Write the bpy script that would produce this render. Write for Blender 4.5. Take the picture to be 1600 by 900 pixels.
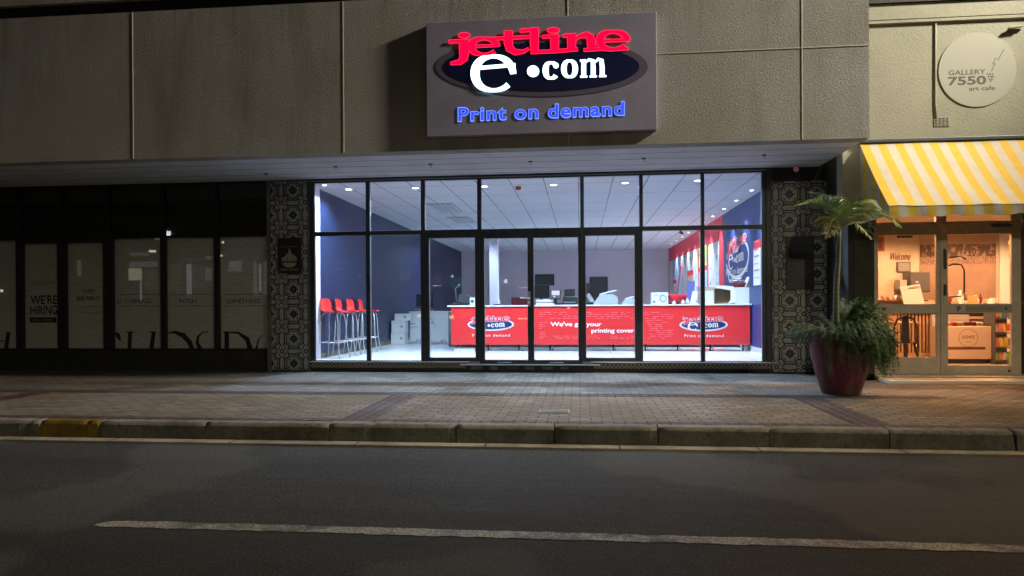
import bpy, bmesh, math, random
from mathutils import Vector, Matrix
random.seed(7)
R = math.radians
for o in list(bpy.data.objects): bpy.data.objects.remove(o)
C = bpy.context.scene.collection
SC = bpy.context.scene

# ------------------------------------------------------------------ camera, sky, exposure
F = 1067.4; CY = 478.9; CAM = Vector((0, -11.8, 1.347))
yaw, pitch, roll = .1002, -.0021, -.006
fw = Vector((-math.sin(yaw)*math.cos(pitch), math.cos(yaw)*math.cos(pitch), math.sin(pitch)))
r_ = Vector((math.cos(yaw), math.sin(yaw), 0)); u_ = r_.cross(fw)
rt = r_*math.cos(roll)+u_*math.sin(roll); up = -r_*math.sin(roll)+u_*math.cos(roll)
cd = bpy.data.cameras.new('camera'); cam = bpy.data.objects.new('camera', cd); C.objects.link(cam)
cam.matrix_world = Matrix(((rt.x, up.x, -fw.x, CAM.x), (rt.y, up.y, -fw.y, CAM.y), (rt.z, up.z, -fw.z, CAM.z), (0, 0, 0, 1)))
cd.sensor_width = 36; cd.lens = 36*F/1600; cd.shift_y = (CY-450)/1600; cd.clip_end = 400
SC.camera = cam
W = bpy.data.worlds.new('World'); SC.world = W; W.use_nodes = True
wn = W.node_tree; sky = wn.nodes.new('ShaderNodeTexSky'); sky.sky_type = 'NISHITA'; sky.sun_disc = False
sky.sun_elevation = R(3); sky.sun_rotation = R(200)
bg = wn.nodes['Background']; wn.links.new(sky.outputs[0], bg.inputs[0]); bg.inputs[1].default_value = .0045
SC.render.engine = 'CYCLES'
SC.view_settings.view_transform = 'Standard'; SC.view_settings.look = 'None'; SC.view_settings.exposure = 0; SC.view_settings.gamma = 1
SC.cycles.sample_clamp_indirect = 4
SC.cycles.max_bounces = 8

def ray(x, y): return fw*F+rt*(x-800)+up*(CY-y)
def aY(x, y, Y): r = ray(x, y); return CAM+r*((Y-CAM.y)/r.y)
def aZ(x, y, Z): r = ray(x, y); return CAM+r*((Z-CAM.z)/r.z)
def aX(x, y, X): r = ray(x, y); return CAM+r*((X-CAM.x)/r.x)

SW, FL = .179, .37           # pavement and shop floor heights
XL, XR, ZC = -4.86, 3.50, 3.54
YG = -.95                    # gallery front

# ------------------------------------------------------------------ materials
def mat(name, col, rough=.6, metal=0, emit=0, ecol=None, spec=.5, bump=0, bscale=40, var=0, vscale=6, coat=0):
    m = bpy.data.materials.new(name); m.use_nodes = True
    nt = m.node_tree; b = nt.nodes['Principled BSDF']
    b.inputs['Base Color'].default_value = (*col, 1); b.inputs['Roughness'].default_value = rough
    b.inputs['Metallic'].default_value = metal; b.inputs['Specular IOR Level'].default_value = spec
    b.inputs['Coat Weight'].default_value = coat
    if emit:
        b.inputs['Emission Color'].default_value = (*(ecol or col), 1); b.inputs['Emission Strength'].default_value = emit
    if var or bump:
        tc = nt.nodes.new('ShaderNodeTexCoord')
    if var:
        n = nt.nodes.new('ShaderNodeTexNoise'); n.inputs['Scale'].default_value = vscale; n.inputs['Detail'].default_value = 6
        nt.links.new(tc.outputs['Object'], n.inputs[0])
        mx = nt.nodes.new('ShaderNodeMix'); mx.data_type = 'RGBA'
        mx.inputs[6].default_value = (*[c*(1-var) for c in col], 1); mx.inputs[7].default_value = (*[min(1, c*(1+var)) for c in col], 1)
        rp = nt.nodes.new('ShaderNodeMapRange'); rp.inputs[1].default_value = .3; rp.inputs[2].default_value = .7
        nt.links.new(n.outputs[0], rp.inputs[0]); nt.links.new(rp.outputs[0], mx.inputs[0]); nt.links.new(mx.outputs[2], b.inputs['Base Color'])
    if bump:
        n2 = nt.nodes.new('ShaderNodeTexNoise'); n2.inputs['Scale'].default_value = bscale; n2.inputs['Detail'].default_value = 8
        nt.links.new(tc.outputs['Object'], n2.inputs[0])
        bp = nt.nodes.new('ShaderNodeBump'); bp.inputs['Strength'].default_value = 1; bp.inputs['Distance'].default_value = bump
        nt.links.new(n2.outputs[0], bp.inputs['Height']); nt.links.new(bp.outputs[0], b.inputs['Normal'])
    return m
def emis(name, col, s):
    m = bpy.data.materials.new(name); m.use_nodes = True; nt = m.node_tree; nt.nodes.clear()
    e = nt.nodes.new('ShaderNodeEmission'); e.inputs[0].default_value = (*col, 1); e.inputs[1].default_value = s
    o = nt.nodes.new('ShaderNodeOutputMaterial'); nt.links.new(e.outputs[0], o.inputs[0]); return m
def glass(name, tint=(.93, .96, .97), refl=.06):
    m = bpy.data.materials.new(name); m.use_nodes = True; nt = m.node_tree; nt.nodes.clear()
    t = nt.nodes.new('ShaderNodeBsdfTransparent'); t.inputs[0].default_value = (*tint, 1)
    g = nt.nodes.new('ShaderNodeBsdfGlossy'); g.inputs['Roughness'].default_value = .01
    lw = nt.nodes.new('ShaderNodeLayerWeight'); lw.inputs[0].default_value = .5
    p = nt.nodes.new('ShaderNodeMath'); p.operation = 'POWER'; p.inputs[1].default_value = 4
    q = nt.nodes.new('ShaderNodeMath'); q.operation = 'MULTIPLY_ADD'; q.inputs[1].default_value = 1-refl; q.inputs[2].default_value = refl
    nt.links.new(lw.outputs['Facing'], p.inputs[0]); nt.links.new(p.outputs[0], q.inputs[0])
    mx = nt.nodes.new('ShaderNodeMixShader'); nt.links.new(q.outputs[0], mx.inputs[0])
    nt.links.new(t.outputs[0], mx.inputs[1]); nt.links.new(g.outputs[0], mx.inputs[2])
    o = nt.nodes.new('ShaderNodeOutputMaterial'); nt.links.new(mx.outputs[0], o.inputs[0]); return m

class NT:   # tiny node helper on a principled material
    def __init__(s, name, rough=.7, spec=.5):
        s.m = bpy.data.materials.new(name); s.m.use_nodes = True; s.t = s.m.node_tree; s.b = s.t.nodes['Principled BSDF']
        s.b.inputs['Roughness'].default_value = rough; s.b.inputs['Specular IOR Level'].default_value = spec
        s.tc = s.t.nodes.new('ShaderNodeTexCoord')
    def link(s, a, b): s.t.links.new(a, b)
    def set(s, inp, v):
        if hasattr(v, 'links') or hasattr(v, 'is_linked'): s.t.links.new(v, inp)
        else: inp.default_value = v
    def noise(s, sc, det=5, rough=.5, vec=None, dim=None):
        n = s.t.nodes.new('ShaderNodeTexNoise'); n.inputs['Scale'].default_value = sc; n.inputs['Detail'].default_value = det
        n.inputs['Roughness'].default_value = rough; s.link(vec or s.tc.outputs['Object'], n.inputs['Vector']); return n.outputs[0]
    def vor(s, sc, feat='F1', vec=None):
        n = s.t.nodes.new('ShaderNodeTexVoronoi'); n.feature = feat; n.inputs['Scale'].default_value = sc
        s.link(vec or s.tc.outputs['Object'], n.inputs['Vector']); return n
    def rng(s, v, a, b, c=0, d=1):
        n = s.t.nodes.new('ShaderNodeMapRange'); s.link(v, n.inputs[0])
        for i, x in enumerate((a, b, c, d)): n.inputs[i+1].default_value = x
        return n.outputs[0]
    def mix(s, f, a, b, mode='MIX'):
        n = s.t.nodes.new('ShaderNodeMix'); n.data_type = 'RGBA'; n.blend_type = mode; s.set(n.inputs[0], f)
        s.set(n.inputs[6], a if not isinstance(a, tuple) else (*a, 1)); s.set(n.inputs[7], b if not isinstance(b, tuple) else (*b, 1)); return n.outputs[2]
    def math(s, op, a, b=0, c=0):
        n = s.t.nodes.new('ShaderNodeMath'); n.operation = op
        for i, x in enumerate((a, b, c)): s.set(n.inputs[i], x)
        return n.outputs[0]
    def map(s, sc=(1, 1, 1), rot=(0, 0, 0), loc=(0, 0, 0)):
        n = s.t.nodes.new('ShaderNodeMapping'); n.inputs['Scale'].default_value = sc; n.inputs['Rotation'].default_value = rot
        n.inputs['Location'].default_value = loc; s.link(s.tc.outputs['Object'], n.inputs[0]); return n.outputs[0]
    def sep(s):
        n = s.t.nodes.new('ShaderNodeSeparateXYZ'); s.link(s.tc.outputs['Object'], n.inputs[0]); return n.outputs
    def bump(s, h, dist, strength=1, prev=None):
        n = s.t.nodes.new('ShaderNodeBump'); n.inputs['Distance'].default_value = dist; n.inputs['Strength'].default_value = strength
        s.link(h, n.inputs['Height'])
        if prev: s.link(prev, n.inputs['Normal'])
        s.link(n.outputs[0], s.b.inputs['Normal']); return n.outputs[0]
    def col(s, c): s.link(c, s.b.inputs['Base Color'])

# rough-cast concrete of the canopy fascia
n = NT('roughcast_concrete', .9, .2)
big = n.noise(1.1, 5); n1 = n.noise(95, 5, .6); stain = n.noise(.6, 6, .6, n.map((3, 3, .5)))
c = n.mix(n.rng(n1, .3, .7), (.30, .285, .255), (.46, .44, .395)); c = n.mix(n.rng(big, .35, .7), c, (.34, .31, .25))
c = n.mix(n.rng(stain, .5, .75, 0, .6), c, (.17, .155, .13)); sx, sy, sz = n.sep(); strk = n.noise(5, 6, .7, n.map((1.6, 1, .12))); c = n.mix(n.math('MULTIPLY', n.rng(strk, .5, .7), n.rng(sz, 4.6, 5.9, .05, .45)), c, (.13, .12, .10)); n.col(c)
h1 = n.bump(n1, .010); n.bump(n.noise(38, 4), .007, 1, h1); M_CONC = n.m
# paving bricks
def paver(name, c1, c2, mort, rot=0):
    n = NT(name, .8, .15)
    vec = n.map((1, 1, 1), (0, 0, rot))
    wob = n.t.nodes.new('ShaderNodeVectorMath'); wob.operation = 'ADD'
    nn = n.t.nodes.new('ShaderNodeTexNoise'); nn.inputs['Scale'].default_value = 3.5; n.link(n.tc.outputs['Object'], nn.inputs[0])
    sc = n.t.nodes.new('ShaderNodeVectorMath'); sc.operation = 'MULTIPLY'; sc.inputs[1].default_value = (.03, .03, 0); n.link(nn.outputs['Color'], sc.inputs[0])
    n.link(vec, wob.inputs[0]); n.link(sc.outputs[0], wob.inputs[1])
    b = n.t.nodes.new('ShaderNodeTexBrick'); n.link(wob.outputs[0], b.inputs['Vector'])
    b.inputs['Scale'].default_value = 1; b.inputs['Brick Width'].default_value = .22; b.inputs['Row Height'].default_value = .11
    b.inputs['Mortar Size'].default_value = .011; b.inputs['Mortar Smooth'].default_value = .5; b.inputs['Bias'].default_value = 0
    b.inputs['Color1'].default_value = (*c1, 1); b.inputs['Color2'].default_value = (*c2, 1); b.inputs['Mortar'].default_value = (*mort, 1)
    gr = n.noise(60, 5, .6); bigv = n.noise(.9, 4)
    c = n.mix(n.rng(gr, .3, .7, 0, .55), b.outputs['Color'], (c1[0]*.5, c1[1]*.5, c1[2]*.5))
    c = n.mix(n.rng(n.noise(2.6, 6, .7), .45, .66, 0, .75), c, (c1[0]*.35, c1[1]*.35, c1[2]*.38)); c = n.mix(n.rng(bigv, .42, .62, 0, .6), c, (c1[0]*.55, c1[1]*.55, c1[2]*.6)); n.col(c)
    h1 = n.bump(n.math('SUBTRACT', 1, b.outputs['Fac']), .025)
    tilt = n.vor(5.2, 'F1'); h2 = n.bump(tilt.outputs['Color'], .012, 1, h1); n.bump(gr, .004, 1, h2)
    n.link(n.rng(bigv, .3, .7, .6, .9), n.b.inputs['Roughness'])
    return n.m
M_PAVE = paver('tan_paving_bricks', (.25, .20, .14), (.13, .10, .07), (.035, .03, .024))
M_PAVEG = paver('grey_shoplit_bricks', (.34, .32, .29), (.15, .145, .135), (.04, .04, .038))
M_PAVE2 = paver('charcoal_paving_bricks', (.13, .085, .075), (.07, .05, .05), (.014, .012, .012), R(90))
# asphalt
n = NT('asphalt', .85, .15)
g = n.noise(60, 6, .85); st = n.vor(55); st2 = n.vor(110); big = n.noise(.6, 6, .65, n.map((.25, 2.2, 1))); crk = n.vor(.55, 'DISTANCE_TO_EDGE'); pt = n.noise(.35, 3)
wv = n.noise(3, 6, .7)
c = n.mix(n.rng(g, .40, .60), (.010, .010, .0095), (.080, .078, .070)); c = n.mix(n.rng(n.noise(11, 5, .8), .40, .62, 0, .5), c, (.018, .018, .017)); c = n.mix(n.rng(st.outputs[0], .17, .05), c, (.21, .20, .18)); c = n.mix(n.rng(st2.outputs[0], .2, .05, 0, .6), c, (.012, .012, .012))
c = n.mix(n.rng(big, .42, .62, 0, .55), c, (.022, .022, .023)); c = n.mix(n.rng(pt, .5, .53, 0, .3), c, (.10, .095, .088))
cr = n.math('MULTIPLY', n.rng(crk.outputs[0], .012, .0), n.rng(wv, .52, .62, 0, .5)); c = n.mix(cr, c, (.006, .006, .006)); n.col(c)
h1 = n.bump(n.noise(150, 4, .8), .004); n.bump(st.outputs[0], .003, 1, h1); M_ASPH = n.m
# worn road paint
n = NT('worn_road_paint', .7, .3); g = n.noise(70, 6, .7); w2 = n.noise(3, 7, .7)
f = n.math('MULTIPLY', n.rng(g, .38, .6), n.rng(w2, .36, .52)); c = n.mix(f, (.05, .049, .043), (.34, .335, .29)); n.col(c); n.bump(g, .004); M_LINE = n.m
# kerb concrete
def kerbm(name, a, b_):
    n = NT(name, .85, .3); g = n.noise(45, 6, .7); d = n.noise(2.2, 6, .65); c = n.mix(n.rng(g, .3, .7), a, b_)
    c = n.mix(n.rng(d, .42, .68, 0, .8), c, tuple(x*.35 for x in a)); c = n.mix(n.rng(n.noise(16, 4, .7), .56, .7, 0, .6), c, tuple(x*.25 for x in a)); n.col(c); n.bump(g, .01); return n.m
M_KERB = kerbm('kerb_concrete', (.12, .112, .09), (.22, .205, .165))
M_KERBF = kerbm('shaded_kerb_face', (.075, .07, .052), (.14, .13, .10))  # front face coloured darker, standing in for weak frontal light
M_GUT = kerbm('gutter_concrete', (.26, .24, .20), (.40, .37, .30))
M_KYEL = kerbm('yellow_kerb_paint', (.12, .075, .01), (.20, .125, .015))
# ceiling tiles: white boards in a grid of dark tees
n = NT('ceiling_boards', .85, .2); b = n.t.nodes.new('ShaderNodeTexBrick'); n.link(n.map((1, 1, 1), (0, 0, 0), (.03, .62, 0)), b.inputs['Vector'])
b.offset = 0; b.inputs['Scale'].default_value = 1; b.inputs['Brick Width'].default_value = .605; b.inputs['Row Height'].default_value = 1.21
b.inputs['Mortar Size'].default_value = .011; b.inputs['Mortar Smooth'].default_value = .0
b.inputs['Color1'].default_value = (.82, .88, .93, 1); b.inputs['Color2'].default_value = (.79, .85, .91, 1); b.inputs['Mortar'].default_value = (.28, .30, .34, 1)
n.col(b.outputs['Color']); n.bump(n.noise(90, 4, .7), .002); M_CEIL = n.m
# pale floor tiles
n = NT('pale_floor_tiles', .22, .5); b = n.t.nodes.new('ShaderNodeTexBrick'); n.link(n.tc.outputs['Object'], b.inputs['Vector'])
b.offset = 0; b.inputs['Scale'].default_value = 1; b.inputs['Brick Width'].default_value = .6; b.inputs['Row Height'].default_value = .6; b.inputs['Mortar Size'].default_value = .004
b.inputs['Color1'].default_value = (.78, .83, .86, 1); b.inputs['Color2'].default_value = (.75, .80, .84, 1); b.inputs['Mortar'].default_value = (.4, .4, .42, 1)
n.col(b.outputs['Color']); M_FLOOR = n.m
# wall paints
M_NAVY2 = mat('blue_wall_vinyl', (.016, .040, .17), .45)
M_NAVY = mat('navy_wall_paint', (.009, .016, .055), .45, var=.08, bump=.001, bscale=120)
M_WALLR = mat('red_wall_vinyl', (.62, .02, .04), .5)
M_LILAC = mat('pale_lilac_wall_paint', (.72, .69, .78), .7, var=.06, vscale=.8)
M_WHITE = mat('white_paint', (.74, .75, .78), .5)
M_SOFF = mat('painted_soffit_boards', (.70, .73, .77), .7, var=.08, vscale=2.5, bump=.002, bscale=60)
M_FRAME = mat('dark_anodised_frame', (.045, .05, .06), .38, metal=.4, var=.2, vscale=9)
M_BEAD = mat('pale_joint_bead', (.55, .50, .40), .8)
mat_pink = mat('pink_ink', (.72, .22, .27), .4)
M_BLACK = mat('black_plastic', (.015, .015, .017), .4)
M_BLACKWALL = mat('black_painted_wall', (.022, .022, .02), .7, var=.3, vscale=4, bump=.004, bscale=50)
M_GREEN = mat('dark_olive_render', (.045, .046, .03), .85, var=.3, bump=.006, bscale=40)
M_ALU = mat('silver_sill', (.62, .64, .67), .4, metal=.5)
M_CHROME = mat('chrome_tube', (.80, .82, .85), .38, metal=.75)
M_RED = mat('red_gloss_laminate', (.62, .032, .034), .22, coat=.3)
M_STOOL = mat('red_plastic', (.72, .022, .02), .3)
M_MAROON = mat('maroon_fabric', (.12, .012, .02), .8)
M_WLAM = mat('white_laminate', (.66, .70, .72), .35)
M_CARD = mat('cardboard', (.42, .33, .23), .8, var=.12)
M_PAPER = mat('paper', (.75, .76, .78), .6)
M_INKN = mat('navy_ink', (.015, .022, .085), .4)
M_INKR = mat('red_ink', (.70, .02, .05), .4)
M_INKW = mat('white_ink', (.80, .81, .84), .4)
M_INKB = mat('black_ink', (.02, .02, .02), .5)
M_INKG = mat('grey_ink', (.25, .27, .29), .5)
M_TEAL = mat('teal_ink', (.10, .28, .27), .5)
M_GLASS = glass('shop_glass')
M_GLASSD = glass('dark_shop_glass', (.86, .87, .85), .07)
M_PRINTER = mat('grey_printer_plastic', (.42, .45, .47), .45)
M_PRINTD = mat('dark_grey_plastic', (.08, .085, .09), .45)

# ------------------------------------------------------------------ geometry builder
class MB:
    def __init__(s): s.bm = bmesh.new(); s.mats = []; s.eps = 0
    def mi(s, m):
        if m not in s.mats: s.mats.append(m)
        return s.mats.index(m)
    def face(s, pts, m):
        vs = [s.bm.verts.new(p) for p in pts]
        try: f = s.bm.faces.new(vs); f.material_index = s.mi(m); return f
        except ValueError: return None
    def merge(s, b2, m, mtx=None, smooth=False):
        if mtx is not None: b2.transform(mtx)
        i = s.mi(m); mp = {}
        for v in b2.verts: mp[v] = s.bm.verts.new(v.co)
        for f in b2.faces:
            try: g = s.bm.faces.new([mp[v] for v in f.verts]); g.material_index = i; g.smooth = smooth
            except ValueError: pass
        b2.free()
    def box(s, x0, x1, y0, y1, z0, z1, m, bev=0, rz=0, seg=2):
        b = bmesh.new(); bmesh.ops.create_cube(b, size=1)
        sx, sy, sz = abs(x1-x0), abs(y1-y0), abs(z1-z0)
        b.transform(Matrix.Diagonal((sx, sy, sz, 1)))
        if bev: bmesh.ops.bevel(b, geom=list(b.edges), offset=min(bev, .45*min(sx, sy, sz)), segments=seg, profile=.5, affect='EDGES')
        s.merge(b, m, Matrix.Translation(((x0+x1)/2, (y0+y1)/2, (z0+z1)/2)) @ Matrix.Rotation(rz, 4, 'Z')); return s
    def obox(s, c, size, m, rot=(0, 0, 0), bev=0):
        b = bmesh.new(); bmesh.ops.create_cube(b, size=1); b.transform(Matrix.Diagonal((*size, 1)))
        if bev: bmesh.ops.bevel(b, geom=list(b.edges), offset=min(bev, .45*min(size)), segments=2, profile=.5, affect='EDGES')
        from mathutils import Euler
        s.merge(b, m, Matrix.Translation(c) @ Euler(rot).to_matrix().to_4x4()); return s
    def tube(s, pts, r, m, n=8, r1=None, smooth=True):
        pts = [Vector(p) for p in pts]; i = s.mi(m); rings = []
        up_ = Vector((0, 0, 1))
        for k, p in enumerate(pts):
            d = (pts[min(k+1, len(pts)-1)]-pts[max(k-1, 0)]).normalized()
            a = d.cross(up_ if abs(d.z) < .95 else Vector((1, 0, 0))).normalized(); b = d.cross(a)
            rr = r if r1 is None else r+(r1-r)*k/max(1, len(pts)-1)
            rings.append([s.bm.verts.new(p+(a*math.cos(2*math.pi*j/n)+b*math.sin(2*math.pi*j/n))*rr) for j in range(n)])
        for k in range(len(rings)-1):
            for j in range(n):
                f = s.bm.faces.new((rings[k][j], rings[k][(j+1) % n], rings[k+1][(j+1) % n], rings[k+1][j])); f.material_index = i; f.smooth = smooth
        for rg in (rings[0], rings[-1]):
            f = s.bm.faces.new(rg); f.material_index = i
        return s
    def lathe(s, prof, c, m, n=32, smooth=True):
        i = s.mi(m); rings = []
        for (r, z) in prof: rings.append([s.bm.verts.new((c[0]+r*math.cos(2*math.pi*j/n), c[1]+r*math.sin(2*math.pi*j/n), c[2]+z)) for j in range(n)])
        for k in range(len(rings)-1):
            for j in range(n):
                f = s.bm.faces.new((rings[k][j], rings[k][(j+1) % n], rings[k+1][(j+1) % n], rings[k+1][j])); f.material_index = i; f.smooth = smooth
        for rg in (rings[0], rings[-1]):
            f = s.bm.faces.new(rg); f.material_index = i
        return s
    def extr(s, loop, pl, d0, d1, m):     # closed 2D polygon, front at d1
        a = [s.bm.verts.new(pl.pt(x, z, d1)) for x, z in loop]; i = s.mi(m)
        f = s.bm.faces.new(a); f.material_index = i
        if d1 != d0:
            b = [s.bm.verts.new(pl.pt(x, z, d0)) for x, z in loop]; k = len(a)
            for j in range(k):
                f = s.bm.faces.new((a[j], a[(j+1) % k], b[(j+1) % k], b[j])); f.material_index = i
            f = s.bm.faces.new(b); f.material_index = i
        return s
    def ribbon(s, pts, ws, pl, d0, d1, m, mp=None):
        s.eps += 1.2e-4; e = s.eps % .0035; d1 += e
        P = [Vector(p) for p in pts]; L = []; Rr = []
        if not hasattr(ws, '__len__'): ws = [ws]*len(P)
        for k, p in enumerate(P):
            d = (P[min(k+1, len(P)-1)]-P[max(k-1, 0)]); d = d.normalized() if d.length else Vector((1, 0)); nn = Vector((-d.y, d.x))*ws[k]/2
            L.append(p+nn); Rr.append(p-nn)
        f = mp or (lambda a: a)
        i = s.mi(m)
        def V(q, d): q = f((q[0], q[1])); return s.bm.verts.new(pl.pt(q[0], q[1], d))
        Lf = [V(q, d1) for q in L]; Rf = [V(q, d1) for q in Rr]
        if d0 < d1-.0045: Lb = [V(q, d0) for q in L]; Rb = [V(q, d0) for q in Rr]
        else: Lb = None
        def F4(*v):
            try: g = s.bm.faces.new(v); g.material_index = i
            except ValueError: pass
        for k in range(len(P)-1):
            F4(Lf[k], Rf[k], Rf[k+1], Lf[k+1])
            if Lb: F4(Lf[k], Lf[k+1], Lb[k+1], Lb[k]); F4(Rf[k], Rb[k], Rb[k+1], Rf[k+1])
        if Lb: F4(Lf[0], Lb[0], Rb[0], Rf[0]); F4(Lf[-1], Rf[-1], Rb[-1], Lb[-1])
        return s
    def ell(s, cx, cz, rx, rz, pl, d0, d1, m, n=64, mp=None):
        f = mp or (lambda a: a)
        s.extr([f((cx+rx*math.cos(2*math.pi*k/n), cz+rz*math.sin(2*math.pi*k/n))) for k in range(n)], pl, d0, d1, m); return s
    def text(s, txt, x, z, h, pl, d, m, w=None, bold=0, ext=.0, align='L', shear=0, mp=None, sp=1):
        cu = bpy.data.curves.new('t', 'FONT'); cu.body = txt; cu.size = 1; cu.offset = bold; cu.extrude = 0; cu.shear = shear; cu.space_character = sp
        cu.resolution_u = 4
        ob = bpy.data.objects.new('t', cu); C.objects.link(ob)
        bpy.context.view_layer.update()
        me = bpy.data.meshes.new_from_object(ob.evaluated_get(bpy.context.evaluated_depsgraph_get()))
        bpy.data.objects.remove(ob); bpy.data.curves.remove(cu)
        vs = [v.co for v in me.vertices]
        if not vs: return s
        x0 = min(v.x for v in vs); x1 = max(v.x for v in vs)
        sy = h/.73; sx = (w/(x1-x0)) if w else sy
        off = 0 if align == 'L' else -(x1-x0)*sx/2
        f = mp or (lambda a: a); i = s.mi(m); out = []
        def tr(v, dd): q = f((x+off+(v.x-x0)*sx, z+v.y*sy)); return s.bm.verts.new(pl.pt(q[0], q[1], dd))
        fr = [tr(v, d+ext) for v in vs]
        bad = set()
        for p in me.polygons:
            try: g = s.bm.faces.new([fr[k] for k in p.vertices]); g.material_index = i
            except ValueError: pass
        if ext > 0:
            bk = [tr(v, d) for v in vs]; cnt = {}
            for p in me.polygons:
                for e in p.edge_keys: cnt[e] = cnt.get(e, 0)+1
            for (a, b), k in cnt.items():
                if k == 1:
                    try: g = s.bm.faces.new((fr[a], fr[b], bk[b], bk[a])); g.material_index = i
                    except ValueError: pass
        bpy.data.meshes.remove(me)
        return s
    def build(s, name, parent=None, loc=None, recalc=True):
        if recalc: bmesh.ops.recalc_face_normals(s.bm, faces=s.bm.faces)
        if parent is None:
            if loc is None:
                vs = [v.co for v in s.bm.verts]
                loc = Vector(((min(v.x for v in vs)+max(v.x for v in vs))/2, (min(v.y for v in vs)+max(v.y for v in vs))/2, min(v.z for v in vs)))
            base = Vector(loc)
        else: base = BASE[parent.name]
        s.bm.transform(Matrix.Translation(-base))
        me = bpy.data.meshes.new(name); s.bm.to_mesh(me); s.bm.free()
        for m in s.mats: me.materials.append(m)
        o = bpy.data.objects.new(name, me); C.objects.link(o)
        if parent is None: o.location = base
        else: o.parent = parent
        BASE[o.name] = base
        return o
def strokes(g, x, z, h, pl, d, m, w, n, seed=1):
    rr = random.Random(seed)
    for k in range(n):
        if rr.random() < .12: continue
        a = x+w*(k+.2)/n; b = x+w*(k+.75)/n
        g.ribbon([(a, z), (a+rr.uniform(-.1, .1)*w/n, z+h)], w/n*.28, pl, d, d+.0006, m)
        if rr.random() < .7: g.ribbon([(a, z+h*rr.choice((.1, .5, .9))), (b, z+h*rr.choice((.1, .5, .9)))], h*.2, pl, d, d+.0006, m)
BASE = {}
class Pl:
    def __init__(s, o, ux, uz):
        s.o = Vector(o); s.ux = Vector(ux); s.uz = Vector(uz); s.n = s.ux.cross(s.uz)
    def pt(s, a, b, d=0): return s.o+s.ux*a+s.uz*b+s.n*d
def front(Y): return Pl((0, Y, 0), (1, 0, 0), (0, 0, 1))
def rightwall(X): return Pl((X, 0, 0), (0, -1, 0), (0, 0, 1))     # a = -Y
def tag(o, label=None, cat=None, group=None, kind=None):
    for k, v in (('label', label), ('category', cat), ('group', group), ('kind', kind)):
        if v: o[k] = v
    return o
def thing(name, label, cat, base, group=None):
    o = bpy.data.objects.new(name, None); C.objects.link(o); o.location = base; o.empty_display_size = .1
    BASE[o.name] = Vector(base); return tag(o, label, cat, group)
def copy_tree(o, parent=None):
    c = o.copy(); C.objects.link(c)
    if parent: c.parent = parent
    BASE[c.name] = BASE.get(o.name, Vector())
    for ch in list(o.children): copy_tree(ch, c)
    return c
def dup(src, loc, label, rz=None):
    c = copy_tree(src); c.location = loc; c['label'] = label
    if rz is not None: c.rotation_euler.z = rz
    return c
def arc(cx, cz, rx, rz, a0, a1, n=28): return [(cx+rx*math.cos(R(a0+(a1-a0)*k/n)), cz+rz*math.sin(R(a0+(a1-a0)*k/n))) for k in range(n+1)]

# ------------------------------------------------------------------ ground
g = MB(); g.box(-60, 60, -60, -5.38, -.3, 0, M_ASPH); tag(g.build('road', loc=(0, 0, 0)), kind='structure')
g = MB(); g.box(-60, 60, -5.38, -5.22, -.3, .006, M_GUT)
for x in [k*1.27+.35 for k in range(-12, 12)]: g.box(x, x+.012, -5.384, -5.222, 0, .0075, M_INKB)
tag(g.build('gutter', loc=(0, 0, 0)), kind='structure')
g = MB()
P0 = [aZ(x, 663, .17).x for x in (715, 867, 1025, 1190, 1365, 1545)]
xs = [P0[0]-1.29*k for k in range(22, 0, -1)]+P0+[P0[-1]+1.29*k for k in range(1, 20)]
ya, yb = aZ(52, 670, .1).x, aZ(150, 670, .1).x
for a, b in zip(xs[:-1], xs[1:]):
    cuts = [a+.005]+[q for q in (ya, yb) if a+.02 < q < b-.02]+[b-.005]
    for p, q in zip(cuts[:-1], cuts[1:]):
        mm = M_KYEL if ya-.01 <= (p+q)/2 <= yb+.01 else M_KERB
        dz = random.uniform(-.004, .004)
        sec = [(-5.22, -.1), (-5.212, .14+dz), (-5.197, .168+dz), (-5.17, .178+dz), (-5.08, .18+dz), (-5.08, -.1)]
        i = g.mi(mm); ns = max(2, int((q-p)/.07)); rgs = []
        for t in range(ns+1):
            ch = random.uniform(.01, .03) if random.random() < (.35 if t in (0, ns) else .06) else 0
            rgs.append([g.bm.verts.new((p+(q-p)*t/ns, y+random.uniform(-.003, .003)+(ch if 0 < k < 3 else 0), z+random.uniform(-.003, .002)-(ch*.8 if 1 < k < 4 else 0))) for k, (y, z) in enumerate(sec)])
        for t in range(ns):
            for k in range(6):
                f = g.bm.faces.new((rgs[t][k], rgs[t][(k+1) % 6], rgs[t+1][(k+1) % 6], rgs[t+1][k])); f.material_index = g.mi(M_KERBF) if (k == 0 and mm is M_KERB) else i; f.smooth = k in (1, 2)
        for v in (rgs[0], rgs[-1]): g.bm.faces.new(v).material_index = i
tag(g.build('kerb', loc=(0, 0, 0)), kind='structure')
g = MB(); g.box(-60, 60, -5.08, .6, -.2, SW, M_PAVE); tag(g.build('pavement', loc=(0, 0, 0)), kind='structure')
g = MB(); z = SW+.003
g.box(-60, 60, -5.078, -4.93, SW-.01, z, M_PAVE2)
for x0 in (-2.47, 2.60, -7.6): g.box(x0, x0+.34, -4.93, -3.05, SW-.01, z, M_PAVE2)
g.box(-60, 4.4, -3.05, -2.80, SW-.01, z, M_PAVE2)
tag(g.build('paving_bands', loc=(0, 0, 0)), kind='structure')
g = MB(); g.box(-5.2, 3.7, -2.80, -.02, SW-.01, SW+.003, M_PAVEG); tag(g.build('paving_shoplit', loc=(0, 0, 0)), kind='structure')  # paler, greyer bricks put the shop's pool of light into the colour
g = MB(); x0 = aZ(178, 818, 0).x
random.seed(4)
top = [(x0+k*.05, -7.765+random.uniform(-.008, .008), .004) for k in range(400)]; bot = [(x0+k*.05, -7.885+random.uniform(-.010, .010), .004) for k in range(400)]
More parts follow.
